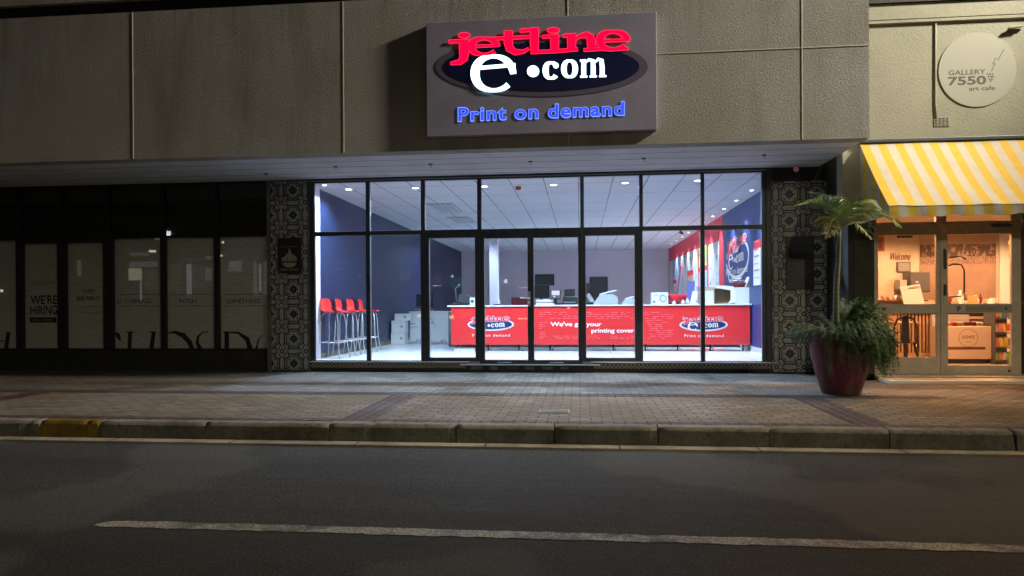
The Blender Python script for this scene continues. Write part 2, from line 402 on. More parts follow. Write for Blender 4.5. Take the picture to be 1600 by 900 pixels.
g.face([(x0-.10, -7.86, .004), (x0-.03, -7.89, .004)]+bot[1:]+top[:0:-1]+[(x0-.01, -7.78, .004), (x0-.07, -7.80, .004)], M_LINE)
tag(g.build('road_line', loc=(0, 0, 0)), kind='structure')
g = MB(); p = aZ(866, 643, SW)
g.box(p.x-.17, p.x+.17, p.y-.13, p.y+.13, SW-.02, SW+.006, M_PRINTD, .003); g.box(p.x-.15, p.x+.15, p.y-.11, p.y+.11, SW, SW+.009, M_KERB, .002)
tag(g.build('inspection_cover'), 'small square inspection cover sunk in the brick pavement in front of the doors', 'cover')

# ------------------------------------------------------------------ the print shop building
B = thing('shop_building', 'concrete fronted building with deep canopy over a lit print shop and a dark shop', 'building', (0, 0, 0))
g = MB(); g.box(-30, 3.947, -2.0, -1.75, 3.607, 5.85, M_CONC)
FJ = [-6.78-3.31*k for k in range(6, 0, -1)]+[-6.78, -3.47, -.16, 3.06]
for x in FJ: g.box(x-.008, x+.008, -2.006, -1.99, 3.61, 5.848, M_BEAD, .003)
g.box(.9, 3.945, -2.006, -1.99, 4.868, 4.882, M_BEAD, .003)
g.build('canopy_fascia', B)
g = MB(); g.box(-30, 3.94, -1.95, .2, 5.85, 6.03, M_BLACKWALL); g.box(-30, 3.96, -2.03, .2, 6.03, 6.35, M_CONC); g.build('coping', B)
g = MB(); g.box(-30, 3.94, -1.75, -.02, 3.612, 3.75, M_SOFF)
for y in (-1.4, -1.0, -.55, -.2): g.box(-30, 3.93, y-.004, y+.004, 3.6095, 3.62, M_PRINTD)
g.build('soffit', B)
g = MB(); g.box(-30, 4.1, .0, .25, 3.60, 6.03, M_BLACKWALL); g.box(3.16, 4.1, -.012, .2, 3.40, 3.60, M_BLACKWALL); g.build('upper_wall', B)
g = MB(); g.box(-30, 4.6, .25, 16.4, 3.70, 3.95, M_BLACKWALL); g.build('roof', B)
g = MB(); g.box(XL-.01, XR+.01, .04, 16.0, ZC, ZC+.08, M_CEIL); g.build('ceiling', B)
g = MB(); g.box(XL-.3, XR+.3, -.0, 16.2, .1, FL, M_FLOOR); g.build('floor', B)
g = MB(); g.box(XL-.2, XL, .55, 16.0, FL, ZC, M_NAVY); g.box(XL-.2, XL+.02, .05, .55, FL, ZC, M_LILAC); g.build('side_wall', B)
g = MB(); g.box(XR, XR+.2, .05, 5.55, FL, ZC, M_NAVY2); g.box(XR, XR+.2, 5.55, 16.0, FL, ZC, M_WALLR)
# curved red band where the red vinyl starts
loop = [(-5.6, FL+.01)]+[(-5.56+.20*math.sin(R(180*t/10)), FL+.01+(ZC-FL-.02)*t/10) for t in range(11)]+[(-5.6, ZC-.01)]
g.extr(loop, rightwall(XR), 0, .003, M_WALLR)
g.box(XR-.012, XR, .05, .3, FL, ZC, M_WHITE); g.build('side_wall', B)
g = MB(); g.box(XL, XR, 15.9, 16.1, FL, ZC, M_LILAC); g.build('back_wall', B)
g = MB(); g.box(XL, XL+.015, .34, 15.9, FL, FL+.1, M_KERB); g.build('skirting', B); g = MB(); g.box(XR-.015, XR, .32, 15.9, FL, FL+.1, M_WHITE); g.build('skirting', B)
# plinth and sills
n = NT('small_patterned_tile', .5)
sx, sy, sz = n.sep()
def tri(v, p): return n.math('PINGPONG', v, p)
dd = n.math('ADD', tri(sx, .035), tri(sz, .035)); f1 = n.math('COMPARE', dd, .035, .0085); f2 = n.math('LESS_THAN', dd, .012)
c = n.mix(n.math('MAXIMUM', f1, f2), (.03, .026, .02), (.30, .26, .18)); n.col(c); M_SMALLT = n.m
xa, xb = aY(728, 570, 0).x, aY(928, 570, 0).x
g = MB(); g.box(-4.80, xa, -.02, .1, SW+.07, .352, M_SMALLT); g.box(-4.80, xa, -.012, .1, SW-.05, SW+.07, M_BLACKWALL)
g.box(xb, 3.16, -.02, .1, SW+.07, .352, M_SMALLT); g.box(xb, 3.16, -.012, .1, SW-.05, SW+.07, M_BLACKWALL); g.box(xa, xb, -.03, .1, SW-.05, .30, M_BLACKWALL)
for k in range(6):
    x = xa+.1+k*.31; g.box(x, x+random.uniform(.12, .26), -.034, .0, .225+random.uniform(-.01, .01), .285, M_KERB, .006)
g.build('plinth', B)
g = MB(); g.box(-4.82, xa+.06, -.075, .05, .352, .370, M_ALU, .004); g.box(xb-.06, 3.18, -.075, .05, .352, .370, M_ALU, .004)
g.box(xa-.1, xb+.1, -.09, .05, .305, .325, M_ALU, .004); g.build('sill', B)

# glazing
def window(x0, x1, z0, z1, px0, px1, pz0, pz1, name='window', gl=None, y=0, d=.06, fm=None, parent=None, bead=True, yg=None):
    fm = fm or M_FRAME; gl = gl or M_GLASS; parent = parent or B
    g = MB(); e = .0004
    g.box(x0+e, px0, y-d/2, y+d/2, z0, z1, fm, .004); g.box(px1, x1-e, y-d/2, y+d/2, z0, z1, fm, .004)
    g.box(px0, px1, y-d/2, y+d/2, z0, pz0, fm); g.box(px0, px1, y-d/2, y+d/2, pz1, z1, fm)
    if bead:
        for (a, b, c_, e_) in ((px0, px0+.008, pz0, pz1), (px1-.008, px1, pz0, pz1)): g.box(a, b, y+.004, y+.02, c_, e_, M_ALU)
        g.box(px0+.008, px1-.008, y+.004, y+.02, pz0, pz0+.008, M_ALU); g.box(px0+.008, px1-.008, y+.004, y+.02, pz1-.008, pz1, M_ALU)
    o = g.build(name, parent)
    g = MB(); yy = y if yg is None else yg
    g.face([(px0, yy, pz0), (px1, yy, pz0), (px1, yy, pz1), (px0, yy, pz1)], gl)
    g.build('pane', o, recalc=False); return o
ups = [(-4.716, -3.776), (-3.706, -2.782), (-2.713, -1.781), (-1.714, .007), (.061, 1.004), (1.058, 2.028), (2.081, 3.023)]
bd = [-4.775]+[(a[1]+b[0])/2 for a, b in zip(ups[:-1], ups[1:])]+[3.085]
for k, (a, b) in enumerate(ups): window(bd[k], bd[k+1], 2.635, 3.59, a, b, 2.668, 3.545)
low = [(-4.716, -3.776, .376, 2.60), (-3.706, -2.792, .376, 2.60), (-2.643, -1.825, .43, 2.53), (-1.667, -.907, .39, 2.51), (-.807, -.035, .39, 2.51), (.085, .921, .43, 2.53), (1.05, 2.02, .376, 2.60), (2.083, 3.023, .376, 2.60)]
lb = [-4.775, -3.741, -2.74, -1.75, -.857, .03, .99, 2.052, 3.085]
doors = []
for k, (a, b, c_, e_) in enumerate(low):
    nm = 'door' if k in (3, 4) else 'window'
    z0 = .328 if k in (3, 4) else .3705
    o = window(lb[k], lb[k+1], z0, 2.635, a, b, c_, e_, nm, d=.07 if nm == 'door' or k in (2, 5) else .06); doors.append((k, o))
g = MB(); g.box(-4.80, -4.776, -.05, .06, .3705, 3.6, M_FRAME); g.box(3.086, 3.16, -.05, .06, .3705, 3.6, M_FRAME); g.box(-4.775, 3.085, -.05, .05, 3.591, 3.61, M_FRAME)
g.box(-4.775, 3.085, -.052, -.036, 3.568, 3.574, M_ALU); g.build('window_surround', B)
dl, dr = doors[3][1], doors[4][1]
def lever(parent, x, z, sgn):
    g = MB(); g.box(x-.025, x+.025, -.045, -.035, z-.14, z+.12, M_PRINTER, .004)
    g.tube([(x, -.045, z), (x, -.09, z), (x+sgn*.05, -.095, z), (x+sgn*.15, -.09, z+.006)], .010, M_CHROME)
    g.lathe([(.001, 0), (.02, .0), (.02, .02), (.001, .02)], (x, -.05, z-.09), M_CHROME, 12); g.build('handle', parent)
p = aY(827, 466, 0); lever(dl, p.x, p.z, -1)
for d_, x in ((dl, -1.3), (dr, -.4)):
    g = MB(); g.tube([(x-.14, -.05, .355), (x+.1, -.05, .355)], .006, M_CHROME); g.build('floor_bolt', d_)

# ---- dark shop on the left (papered windows)
WLX = [(-11.9, -10.584), (-10.454, -9.744), (-9.577, -8.827), (-8.637, -7.698), (-7.599, -6.663), (-6.565, -5.64)]
n = NT('window_paper', .8, .2); w1 = n.noise(3, 5, .6, n.map((1, 1, 9))); w2 = n.noise(14, 5, .6, n.map((.5, 1, 6)))
c = n.mix(n.rng(w1, .3, .7), (.62, .61, .56), (.82, .81, .76)); c = n.mix(n.rng(w2, .4, .65, 0, .45), c, (.36, .35, .31)); n.col(c); n.bump(w2, .006); M_WPAP = n.m
M_DFRAME = mat('black_shop_frame', (.010, .010, .009), .5)
SH = B
g = MB(); g.box(-30, -5.6, .12, .3, SW-.05, .57, M_BLACKWALL); g.box(-30, -5.6, .14, .3, 2.66, 3.6, M_BLACKWALL); g.box(-30, -11.9, .1, .3, .5, 2.7, M_BLACKWALL)
for z in (3.12, 3.3): g.box(-6.56, -5.65, .12, .14, z, z+.02, M_DFRAME)
g.build('stall_riser', B)
dkm = []
for k, (a, b) in enumerate(WLX):
    x0 = (WLX[k-1][1]+a)/2 if k else a-.06; x1 = (b+WLX[k+1][0])/2 if k < 5 else -5.6
    zt = 2.56 if k in (1, 2) else 2.625
    dkm.append(window(x0, x1, .571, 2.66, a, b, .585, zt, 'door' if k in (1, 2) else 'window', M_GLASSD, .1, .07, M_DFRAME, bead=False))
for k in range(6):
    x0 = (WLX[k-1][1]+WLX[k][0])/2 if k else WLX[k][0]; g = MB(); g.box(x0-.03, x0+.03, .06, .14, 2.665, 3.6, M_DFRAME); g.build('mullion', B)
    x1 = (WLX[k][1]+WLX[k+1][0])/2 if k < 5 else -5.6; g = MB(); g.face([(x0+.031, .1, 2.665), (x1-.031, .1, 2.665), (x1-.031, .1, 3.6), (x0+.031, .1, 3.6)], M_GLASSD); g.build('upper_pane', B, recalc=False)
g = MB(); g.box(-8.78, -8.72, .03, .06, 1.5, 1.7, M_INKB, .005); g.build('lock_plate', dkm[2])
pb = front(.16)
GR = 'papered windows of the dark shop'
def pxz(x, y, Y=.155): q = aY(x, y, Y); return q.x, q.z
PT = [('IS COMING', 210, 470), ('POSH', 293, 470), ('SOMETHING', 380, 470)]
pl_names = ['sheet of pale paper at the far left edge behind dark glass', 'pale paper behind dark door lettered WE\'RE HIRING', 'pale paper behind dark door lettered TO APPLY SEND YOUR CV',
            'pale paper behind dark window lettered IS COMING', 'pale paper behind dark window lettered POSH', 'pale paper behind dark window lettered SOMETHING beside tiled column']
for k, (a, b) in enumerate(WLX):
    g = MB(); g.box(a-.02, b+.02, .162, .166, .56, 2.64, M_WPAP)
    pf = front(.1615)
    if k >= 3:
        t, tx, ty = PT[k-3]; X, Z = pxz(tx, ty+4)
        g.text(t, X, Z, .085, pf, 0, M_INKB, w=(.34 if k == 4 else .66), align='C', bold=.0)
        for yy in (460, 478):
            z_ = pxz(tx, yy)[1]; g.ribbon([(a+.06, z_), (b-.06, z_)], .008, pf, 0, .0005, M_INKB)
    if k == 1:
        for t, yy, h, w_, c_ in (('POSH', 446, .1, .42, M_INKG), ("WE'RE", 475, .17, .55, M_INKB), ('HIRING', 491, .17, .55, M_INKB)):
            X, Z = pxz(68, yy); g.text(t, X, Z, h, pf, 0, c_, w=w_, align='C', bold=.02 if c_ == M_INKB else 0)
        X, Z = pxz(67, 504); g.box(X-.27, X+.27, .1595, .1612, Z, Z+.1, M_INKB); strokes(g, X-.22, Z+.03, .035, front(.159), 0, M_WPAP, .44, 14)
    if k == 2:
        X, Z = pxz(138, 458); g.text('TO APPLY', X, Z, .075, pf, 0, M_INKB, w=.26, align='C', bold=.02)
        X, Z = pxz(137, 469); g.text('SEND YOUR CV', X, Z, .075, pf, 0, M_INKB, w=.46, align='C', bold=.03)
        for yy, w_ in ((479, .38), (489, .38)):
            X, Z = pxz(141, yy); g.ribbon([(X-w_/2, Z), (X+w_/2, Z)], .014, pf, 0, .0005, M_INKG)
    def S(pts, ws):   # pieces of the giant serif lettering
        g.ribbon([pxz(*q) for q in pts], [w/90 for w in ws], pf, 0, .0006, M_INKB)
    if k == 0: S([(13, 519), (9, 545)], (7, 8)); S([(0, 533), (6, 533)], (2, 2))
    if k == 3:
        S([(180, 519), (184, 524), (188, 533)], (2, 8, 2)); S([(203, 518), (202, 546)], (7, 7)); S([(197, 519), (209, 519)], (2, 2)); S([(240, 518), (236, 546)], (7, 8)); S([(232, 519), (243, 519)], (2, 2))
    if k == 4:
        S([(262, 520), (273, 519), (286, 524), (296, 535), (300, 546)], (1, 5, 9, 9, 8)); S([(325, 519), (316, 519), (309, 527), (308, 536), (313, 546)], (2, 2, 4, 6, 8))
    if k == 5:
        S([(354, 518), (354, 546)], (8, 8)); S([(348, 519), (360, 519)], (2, 2)); S([(356, 519), (372, 520), (386, 530), (391, 546)], (2, 4, 8, 9)); S([(411, 523), (404, 530), (400, 546)], (1, 2, 4))
    tag(g.build('window_paper'), pl_names[k], 'paper sheet', GR)

# ---- tiled columns with inlaid pattern
M_TILE = mat('grey_beige_tile', (.32, .32, .295), .45, var=.15, vscale=12)
M_TILD = mat('black_tile_pattern', (.012, .012, .011), .45)
def column(x0, x1, z0, z1, cx, cz, name='column'):
    g = MB(); g.box(x0, x1, -.03, .25, SW-.05, 3.6, M_BLACKWALL)
    par = g.build(name, B)
    g = MB(); g.box(x0+.002, x1-.002, -.04, -.0301, z0, z1, M_TILE); pf = front(-.0405); cell = .442; h = cell/2
    b2 = MB()
    nx = int((x1-x0)/cell)+2; nz = int((z1-z0)/cell)+2
    for i in range(-nx, nx+1):
        for j in range(-nz, nz+1):
            X = cx+i*cell; Z = cz+j*cell
            if not (x0-h < X < x1+h and z0-h < Z < z1+h): continue
            mp = lambda q: (X+q[0]*h, Z+q[1]*h)
            def rib(pts, w): b2.ribbon([mp(q) for q in pts], w, pf, 0, .0004, M_TILD)
            for r0, w in ((.78, .024), (.60, .017)):       # scalloped double ring
                rib([((r0+.035*math.cos(4*t)-.055*math.cos(8*t))*math.cos(t), (r0+.035*math.cos(4*t)-.055*math.cos(8*t))*math.sin(t)) for t in [2*math.pi*k/64 for k in range(65)]], w)
            for q in range(8):                              # petals
                t = q*math.pi/4; L = .40 if q % 2 == 0 else .34
                rib([(s_*L*math.cos(t), s_*L*math.sin(t)) for s_ in (.12, .3, .55, .8, 1)], [.008, .028, .042, .030, .002])
            for sx_ in (-1, 1):
                for sz_ in (-1, 1):                         # curls towards each corner
                    for sw in (0, 1):
                        c0 = (.80, .52) if not sw else (.52, .80)
                        pts = [(sx_*(c0[0]+rr*math.cos(t)), sz_*(c0[1]+rr*math.sin(t))) for t, rr in [((k*26+(20 if sw else 200))*math.pi/180, .15-.010*k) for k in range(12)]]
                        rib(pts, .019)
                    rib([(sx_*(1-.17), sz_), (sx_, sz_*(1-.17))], .020)
                    rib([(sx_*(.70), sz_*.70), (sx_*.88, sz_*.88)], [.03, .004])
    for co, no in (((x0+.004, 0, 0), (-1, 0, 0)), ((x1-.004, 0, 0), (1, 0, 0)), ((0, 0, z0+.004), (0, 0, -1)), ((0, 0, z1-.004), (0, 0, 1))):
        bmesh.ops.bisect_plane(b2.bm, geom=list(b2.bm.verts)+list(b2.bm.edges)+list(b2.bm.faces), plane_co=co, plane_no=no, clear_outer=True)
    g.merge(b2.bm, M_TILD); g.build('patterned_tiles', par)
q = aY(459, 298, 0); column(-5.60, -4.80, SW+.03, 3.585, q.x, q.z)
g = MB(); g.box(-5.60, -5.52, -.045, .0, SW, 3.6, M_KERB, .004); g.box(-4.845, -4.80, -.045, 0, SW, 3.6, M_KERB, .004); g.build('edge_trim', B)
q = aY(1232, 304, 0); column(3.17, 4.06, SW+.03, 3.375, q.x, q.z)
g = MB(); g.box(4.055, 4.14, -.94, .3, SW-.05, 3.76, M_BLACKWALL); g.build('corner_wall', B)

# ---- plaques on the columns
g = MB(); a = aY(434, 372, -.06); b = aY(471, 427, -.06)
g.box(a.x, b.x, -.075, -.042, b.z, a.z, M_BLACK, .006); pf = front(-.0755); M_GOLD = mat('dull_cream_print', (.30, .29, .22), .5)
cx = (a.x+b.x)/2; zb = b.z
g.ribbon([(a.x+.05, a.z-.16), (b.x-.05, a.z-.16)], .005, pf, 0, .0006, M_GOLD)
g.extr([(cx+.13*math.cos(R(t)), zb+.19+.085*math.sin(R(t))) for t in range(180, 361, 15)], pf, 0, .002, M_GOLD)
for dx, h, w in ((-.105, .10, .05), (-.06, .15, .06), (.0, .24, .08), (.055, .15, .06), (.105, .11, .05)):
    g.ribbon([(cx+dx, zb+.215), (cx+dx*1.2, zb+.215+h*.4), (cx+dx*.9+.012, zb+.215+h*.75), (cx+dx*.8-.012, zb+.215+h)], [w*.6, w, w*.5, .003], pf, 0, .001, M_GOLD)
strokes(g, cx-.18, zb+.045, .045, pf, 0, M_GOLD, .36, 12)
tag(g.build('wall_plaque'), 'black plaque with pale flame over bowl emblem on the left tiled column', 'plaque')
g = MB(); a = aY(1228, 370, -.05); b = aY(1272, 452, -.05)
g.box(a.x, b.x, -.06, -.042, b.z, a.z, M_BLACK, .004)
M_DK2 = mat('dark_grey_print', (.055, .056, .052), .5)
for k in range(60):
    x = random.uniform(a.x+.04, b.x-.04); z = random.uniform(b.z+.04, a.z-.04); t = random.uniform(0, 3.1); l = random.uniform(.02, .05)
    g.ribbon([(x-l*math.cos(t), z-l*math.sin(t)), (x+l*.2*math.sin(t), z), (x+l*math.cos(t), z+l*math.sin(t))], [.003, .02, .003], front(-.0605), 0, .0006, M_DK2)
tag(g.build('wall_plaque'), 'dark square plaque with faint grey ornament on the right tiled column', 'plaque')
g = MB(); q = aY(1243, 265, -.02)
g.tube([(q.x, -.02, q.z), (q.x, -.05, q.z)], .055, M_PRINTD, 8); g.tube([(q.x, -.05, q.z), (q.x, -.062, q.z)], .042, mat('dull_red_lens', (.25, .06, .07), .4, emit=.12, ecol=(.8, .3, .35)), 8)
g.tube([(q.x, -.062, q.z), (q.x, -.066, q.z)], .012, M_INKB, 8)
tag(g.build('alarm_lamp'), 'small dull red alarm lamp on black wall above the right tiled column', 'alarm lamp')
g = MB(); strokes(g, q.x+.13, q.z-.015, .03, front(-.0205), 0, M_INKG, .22, 7); g.box(q.x+.11, q.x+.38, -.02, -.0125, q.z-.04, q.z+.04, M_BLACK)
tag(g.build('name_plate'), 'tiny dark name plate beside the red alarm lamp', 'plate')

# small fittings on soffit
hk = None
for k, x in enumerate((-3.945, -2.377, -.775, .985, 2.797, -5.31)):
    y = -1.05 if x > -5 else -.65
    lab = ['small hook in the canopy soffit above the bar stools', 'small soffit hook left of the doors', 'small soffit hook right above the glass doors', 'small soffit hook above the counter slogan', 'small soffit hook near the right tiled column', 'small soffit hook above the left tiled column'][k]
    if hk is None:
        g = MB(); g.lathe([(.001, 0), (.035, 0), (.035, -.012), (.008, -.018), (.001, -.018)], (x, y, 3.612), M_PRINTD, 12)
        g.tube([(x, y, 3.595), (x, y, 3.57), (x+.012, y, 3.56), (x+.02, y, 3.572)], .004, M_PRINTD, 6)
        hk = tag(g.build('soffit_hook', loc=(x, y, 3.612)), lab, 'hook', 'hooks along the canopy soffit')
    else: c_ = hk.copy(); C.objects.link(c_); c_.location = (x, y, 3.612); c_['label'] = lab

# ------------------------------------------------------------------ the logo: drawn in a 1600 x 894 field
def logo(mbs, mp, pl, d, red, white, s=1, ext=.0, halo=None, fat=0, hw=22):
    """mbs: dict of builders red/white; mp maps field -> plane coordinates; widths are in field units"""
    def rib(mb, pts, ws, m, add=0, dd=0):
        P = [Vector(q) for q in pts]; n_ = len(P)
        if not hasattr(ws, '__len__'): ws = [ws]*n_
        mb.ribbon(P, [w+add for w in ws], pl, d-ext, d+dd, m, mp)
    def E(mb, cx, cy, rx, ry, thick, thin, bar, m, add=0, dd=0, a1=-322, bt=None):
        n_ = 44; pts = []; ws = []
        for k in range(n_+1):
            t = R(2+(a1-2)*k/n_); c_ = math.cos(t)
            w = thin+(thick-thin)*abs(c_)**1.3
            if k > n_*.84: w = thin+(w-thin)*.6
            if k < 7: w = thin+(w-thin)*(.45+.08*k)
            pts.append((cx+(rx-w/2)*c_, cy+(ry-thin/2)*math.sin(t))); ws.append(w)
        rib(mb, pts, ws, m, add, dd)
        bt = bt or thin
        rib(mb, [(cx-rx+thick*.7, cy+bar[0]), (cx+rx-thick*.1, cy+bar[1])], bt, m, add, dd)
    def word(mb, m, add, dd):
        def r(p, w): rib(mb, p, w, m, add, dd)
        mb.ell(212, 165, 42+add/2, 18+add/2, pl, d-ext, d+dd, m, 24, mp)
        r([(100, 212), (180, 207), (246, 206)], 20); r([(213, 200), (213, 290), (208, 335), (180, 362), (110, 374)], [66, 66, 60, 38, 16])
        E(mb, 358, 247, 118, 66, 54, 15, (2, -8), m, add, dd)
        r([(435, 190), (690, 178)], 20); r([(538, 132), (538, 220), (548, 262), (590, 290), (650, 285), (690, 262)], [58, 60, 56, 40, 24, 14])
        r([(625, 132), (690, 126), (757, 118)], 20); r([(729, 116), (729, 240), (735, 292)], [58, 58, 50]); r([(700, 290), (880, 283), (1050, 268)], 22)
        mb.ell(868, 128, 44+add/2, 18+add/2, pl, d-ext, d+dd, m, 24, mp)
        r([(785, 178), (905, 168)], 20); r([(878, 165), (878, 285)], 58)
        r([(940, 170), (1035, 162)], 20); r([(1003, 160), (1003, 272)], 58); r([(1025, 200), (1060, 172), (1110, 160), (1140, 178), (1148, 215), (1150, 268)], [14, 22, 36, 52, 58, 58])
        r([(1090, 274), (1225, 266)], 20); r([(1225, 268), (1290, 272), (1420, 262)], 16)
        E(mb, 1308, 203, 124, 72, 54, 16, (4, -4), m, add, dd)
    if halo: word(mbs['halo'], halo, hw, -.002)
    word(mbs['red'], red, fat, 0)
    w = mbs['white']
    E(w, 428, 445, 168, 138, 66, 26, (-38, -62), white, 0, 0, -318, 26)
    w.ell(720, 430, 44, 42, pl, d-ext, d+.001, white, 28, mp)
    pts = []; ws = []
    for k in range(31):
        t = R(-35-(285)*k/30); c_ = abs(math.cos(t)); wd = 18+26*c_**1.2; pts.append((852+(62-wd/2)*math.cos(t), 424+(66-9)*math.sin(t))); ws.append(wd)
    rib(w, pts, ws, white); w.ell(888, 388, 20, 20, pl, d-ext, d+.0032, white, 18, mp)
    pts = []; ws = []
    for k in range(41):
        t = R(360*k/40); c_ = abs(math.cos(t)); wd = 16+24*c_; pts.append((988+(62-wd/2)*math.cos(t), 412+(67-8)*math.sin(t))); ws.append(wd)
    rib(w, pts, ws, white)
    rib(w, [(1092, 346), (1092, 472)], 34, white); rib(w, [(1065, 352), (1108, 350)], 14, white)
    rib(w, [(1105, 365), (1130, 344), (1158, 352), (1162, 400), (1162, 470)], [12, 20, 30, 34, 34], white)
    rib(w, [(1175, 363), (1200, 340), (1222, 348), (1228, 400), (1228, 468)], [12, 20, 30, 34, 34], white)
    for x, y in ((1092, 470), (1162, 468), (1232, 466)): rib(w, [(x-26, y), (x+26, y-1)], 13, white)

# ---- illuminated sign
S = thing('illuminated_sign', 'large lit sign with red, white and blue lettering on the canopy fascia', 'sign', (-.56, -2.0, 3.78))
M_SPAN = mat('dark_taupe_sign_panel', (.31, .29, .37), .6, var=.1, vscale=3)
g = MB(); g.box(-2.197, 1.075, -2.10, -2.0, 3.785, 5.43, M_SPAN, .006); g.build('panel', S)
ps = front(-2.1)
def smap(q):
    v = aY(680+q[0]/4.706, 20+q[1]/4.706, -2.115); return (v.x, v.z)
g = MB(); cE = (784, 395)
g.ell(cE[0], cE[1], 782, 218, ps, 0, .006, mat('purple_grey_ellipse', (.15, .12, .19), .5), 72, smap)
g.ell(cE[0], cE[1], 718, 176, ps, .005, .012, mat('navy_ellipse', (.008, .014, .07), .35), 72, smap); g.build('ellipse', S)
M_ER = emis('lit_red_letters', (1, .001, .034), 1.9); M_EW = emis('lit_white_letters', (.62, .88, 1.0), 3.6); M_EB = emis('lit_blue_letters', (.035, .07, .8), 1.3); M_EB2 = emis('lit_blue_halo', (.18, .30, 1), 1.5)
M_ERE = emis('lit_red_edges', (1, .02, .06), 2.2)
mbs = {'red': MB(), 'white': MB(), 'halo': MB()}
logo(mbs, smap, ps, .018, M_ER, M_EW, ext=.005, halo=M_ERE, hw=7)
mbs['halo'].bm.transform(Matrix.Translation((0, .002, 0)))
mbs['red'].merge(mbs['halo'].bm, M_ERE)
mbs['red'].build('red_lettering', S); mbs['white'].build('white_lettering', S)
def slant(q): return smap((q[0], 796-(q[0]-165)*46/1225-q[1]))
cut = [-99, smap((540, 760))[0], smap((775, 750))[0], 99]
for k in range(3):
    g = MB()
    g.text('Print on demand', 165, 0, 104, ps, .001, M_EB2, w=1228, bold=.038, ext=.007, mp=slant, sp=1.12)
    g.text('Print on demand', 170, 3, 98, ps, .0085, M_EB, w=1218, bold=.016, ext=.001, mp=slant, sp=1.12)
    bmesh.ops.delete(g.bm, geom=[v for v in g.bm.verts if not cut[k] < v.co.x <= cut[k+1]], context='VERTS')
    g.build('blue_word', S)

# ------------------------------------------------------------------ print shop interior
# downlights
def spot(name, loc, power, col, size=R(120), blend=.6, rad=.05, parent=None, rot=(0, 0, 0)):
    l = bpy.data.lights.new(name, 'SPOT'); l.energy = power; l.color = col; l.spot_size = size; l.spot_blend = blend; l.shadow_soft_size = rad
    o = bpy.data.objects.new(name, l); C.objects.link(o); o.location = loc; o.rotation_euler = rot
    if parent: o.parent = parent
    return o
M_LED = emis('led_lens', (.95, .97, 1), 14)
DL = thing('downlight', 'recessed ceiling downlight above the bar stools', 'downlight', (-4.315, .65, ZC), 'recessed ceiling downlights in the print shop')
g = MB(); g.lathe([(.060, .0), (.085, -.001), (.085, -.007), (.060, -.009), (.060, -.0)], BASE[DL.name], M_WHITE, 24); g.build('trim', DL)
g = MB(); g.lathe([(.001, -.006), (.058, -.006), (.058, -.002), (.001, -.002)], BASE[DL.name], M_LED, 24); g.build('lens', DL)
COOL = (.60, .79, 1.0)
spot('bulb', (0, 0, -.03), 275, COOL, R(158), .5, .05, DL)
for x, y, lab in ((-3.05, .68, 'second front row downlight, over the window left of the doors'), (-1.75, .68, 'third front row downlight, beside the left door frame'), (-.48, .68, 'front row downlight between the doors and the red alarm sounder'),
                  (.81, .66, 'front row downlight above the slogan on the counter'), (2.08, .6, 'front row downlight nearest the right wall'),
                  (-3.6, 8.2, 'deep downlight by the navy wall, above the maroon chair'), (-1.0, 8.2, 'deep downlight right of the pale pillar'), (.2, 8.2, 'deep downlight over the dark work bench'),  # deep row: added lamps out of sight behind the transom, filling the room
                  (1.4, 8.2, 'deep downlight in front of the dark back door'), (2.5, 8.2, 'deep downlight nearest the posters')):
    dup(DL, (x, y, ZC), lab)
front_bulb = None
for o in list(C.objects):     # the front row is tilted towards the glass
    if o.type == 'LIGHT' and o.parent and o.parent.name.startswith('downlight') and o.parent.location.y < 1:
        if front_bulb is None: front_bulb = o.data.copy(); front_bulb.energy = 350; front_bulb.spot_size = R(158)
        o.data = front_bulb; o.rotation_euler.x = R(-2)
# wall washers
WL = thing('wall_washer', 'small wall washer over the navy wall panel, nearest the window', 'downlight', (3.3, 1.8, ZC), 'small wall washers along the right wall')
g = MB(); g.lathe([(.040, .0), (.060, -.001), (.060, -.006), (.040, -.008), (.040, -.0)], BASE[WL.name], M_WHITE, 20); g.build('trim', WL)
g = MB(); g.lathe([(.001, -.005), (.039, -.005), (.039, -.002), (.001, -.002)], BASE[WL.name], M_LED, 20); g.build('lens', WL)
spot('bulb', (0, 0, -.02), 260, (.9, .93, 1), R(74), .5, .03, WL, (0, R(7), 0))
names = ['second', 'third', 'fourth', 'fifth', 'sixth', 'seventh', 'eighth', 'ninth', 'tenth']
for k, y in enumerate((3.1, 4.36, 5.7, 7.0, 8.3, 9.6, 10.9, 12.2, 13.5)):
    dup(WL, (3.3, y, ZC), names[k]+' wall washer counted from the window along the right wall')
c_ = dup(WL, (-4.6, .16, ZC), 'added wall washer over the navy wall above the first bar stool', math.pi)  # added lamp for the blue wall glow, lens tucked behind the frame
for ch in c_.children:
    if ch.type == 'LIGHT': ch.rotation_euler = (R(-12), R(2), 0)
# ceiling diffuser, sounder, cctv
def troffer(x0, x1, y0, y1, lab):
    t = thing('ceiling_grille', lab, 'ceiling grille', ((x0+x1)/2, (y0+y1)/2, ZC), 'slatted ceiling grilles')
    g = MB(); g.box(x0, x1, y0, y1, ZC-.012, ZC-.002, M_PRINTER); g.build('backing', t)
    g = MB(); nn = 5
    for k in range(nn):
        x = x0+(x1-x0)*(k+.5)/nn; g.box(x-.03, x+.03, y0+.02, y1-.02, ZC-.03, ZC-.012, M_WLAM, .004)
    g.build('slat', t)
troffer(-3.3, -2.72, 2.62, 3.95, 'unlit slatted grille in the ceiling above the white desk')
troffer(-3.3, -2.72, 4.9, 6.1, 'second unlit slatted grille, deeper in the ceiling by the navy wall')
g = MB(); q = Vector((-1.137, .80, ZC)); g.lathe([(.001, 0), (.055, 0), (.055, -.03), (.045, -.06), (.001, -.065)], q, mat('dark_red_plastic', (.32, .01, .02), .4), 24)
tag(g.build('alarm_sounder'), 'dark red round alarm sounder on the ceiling behind the doors', 'alarm')
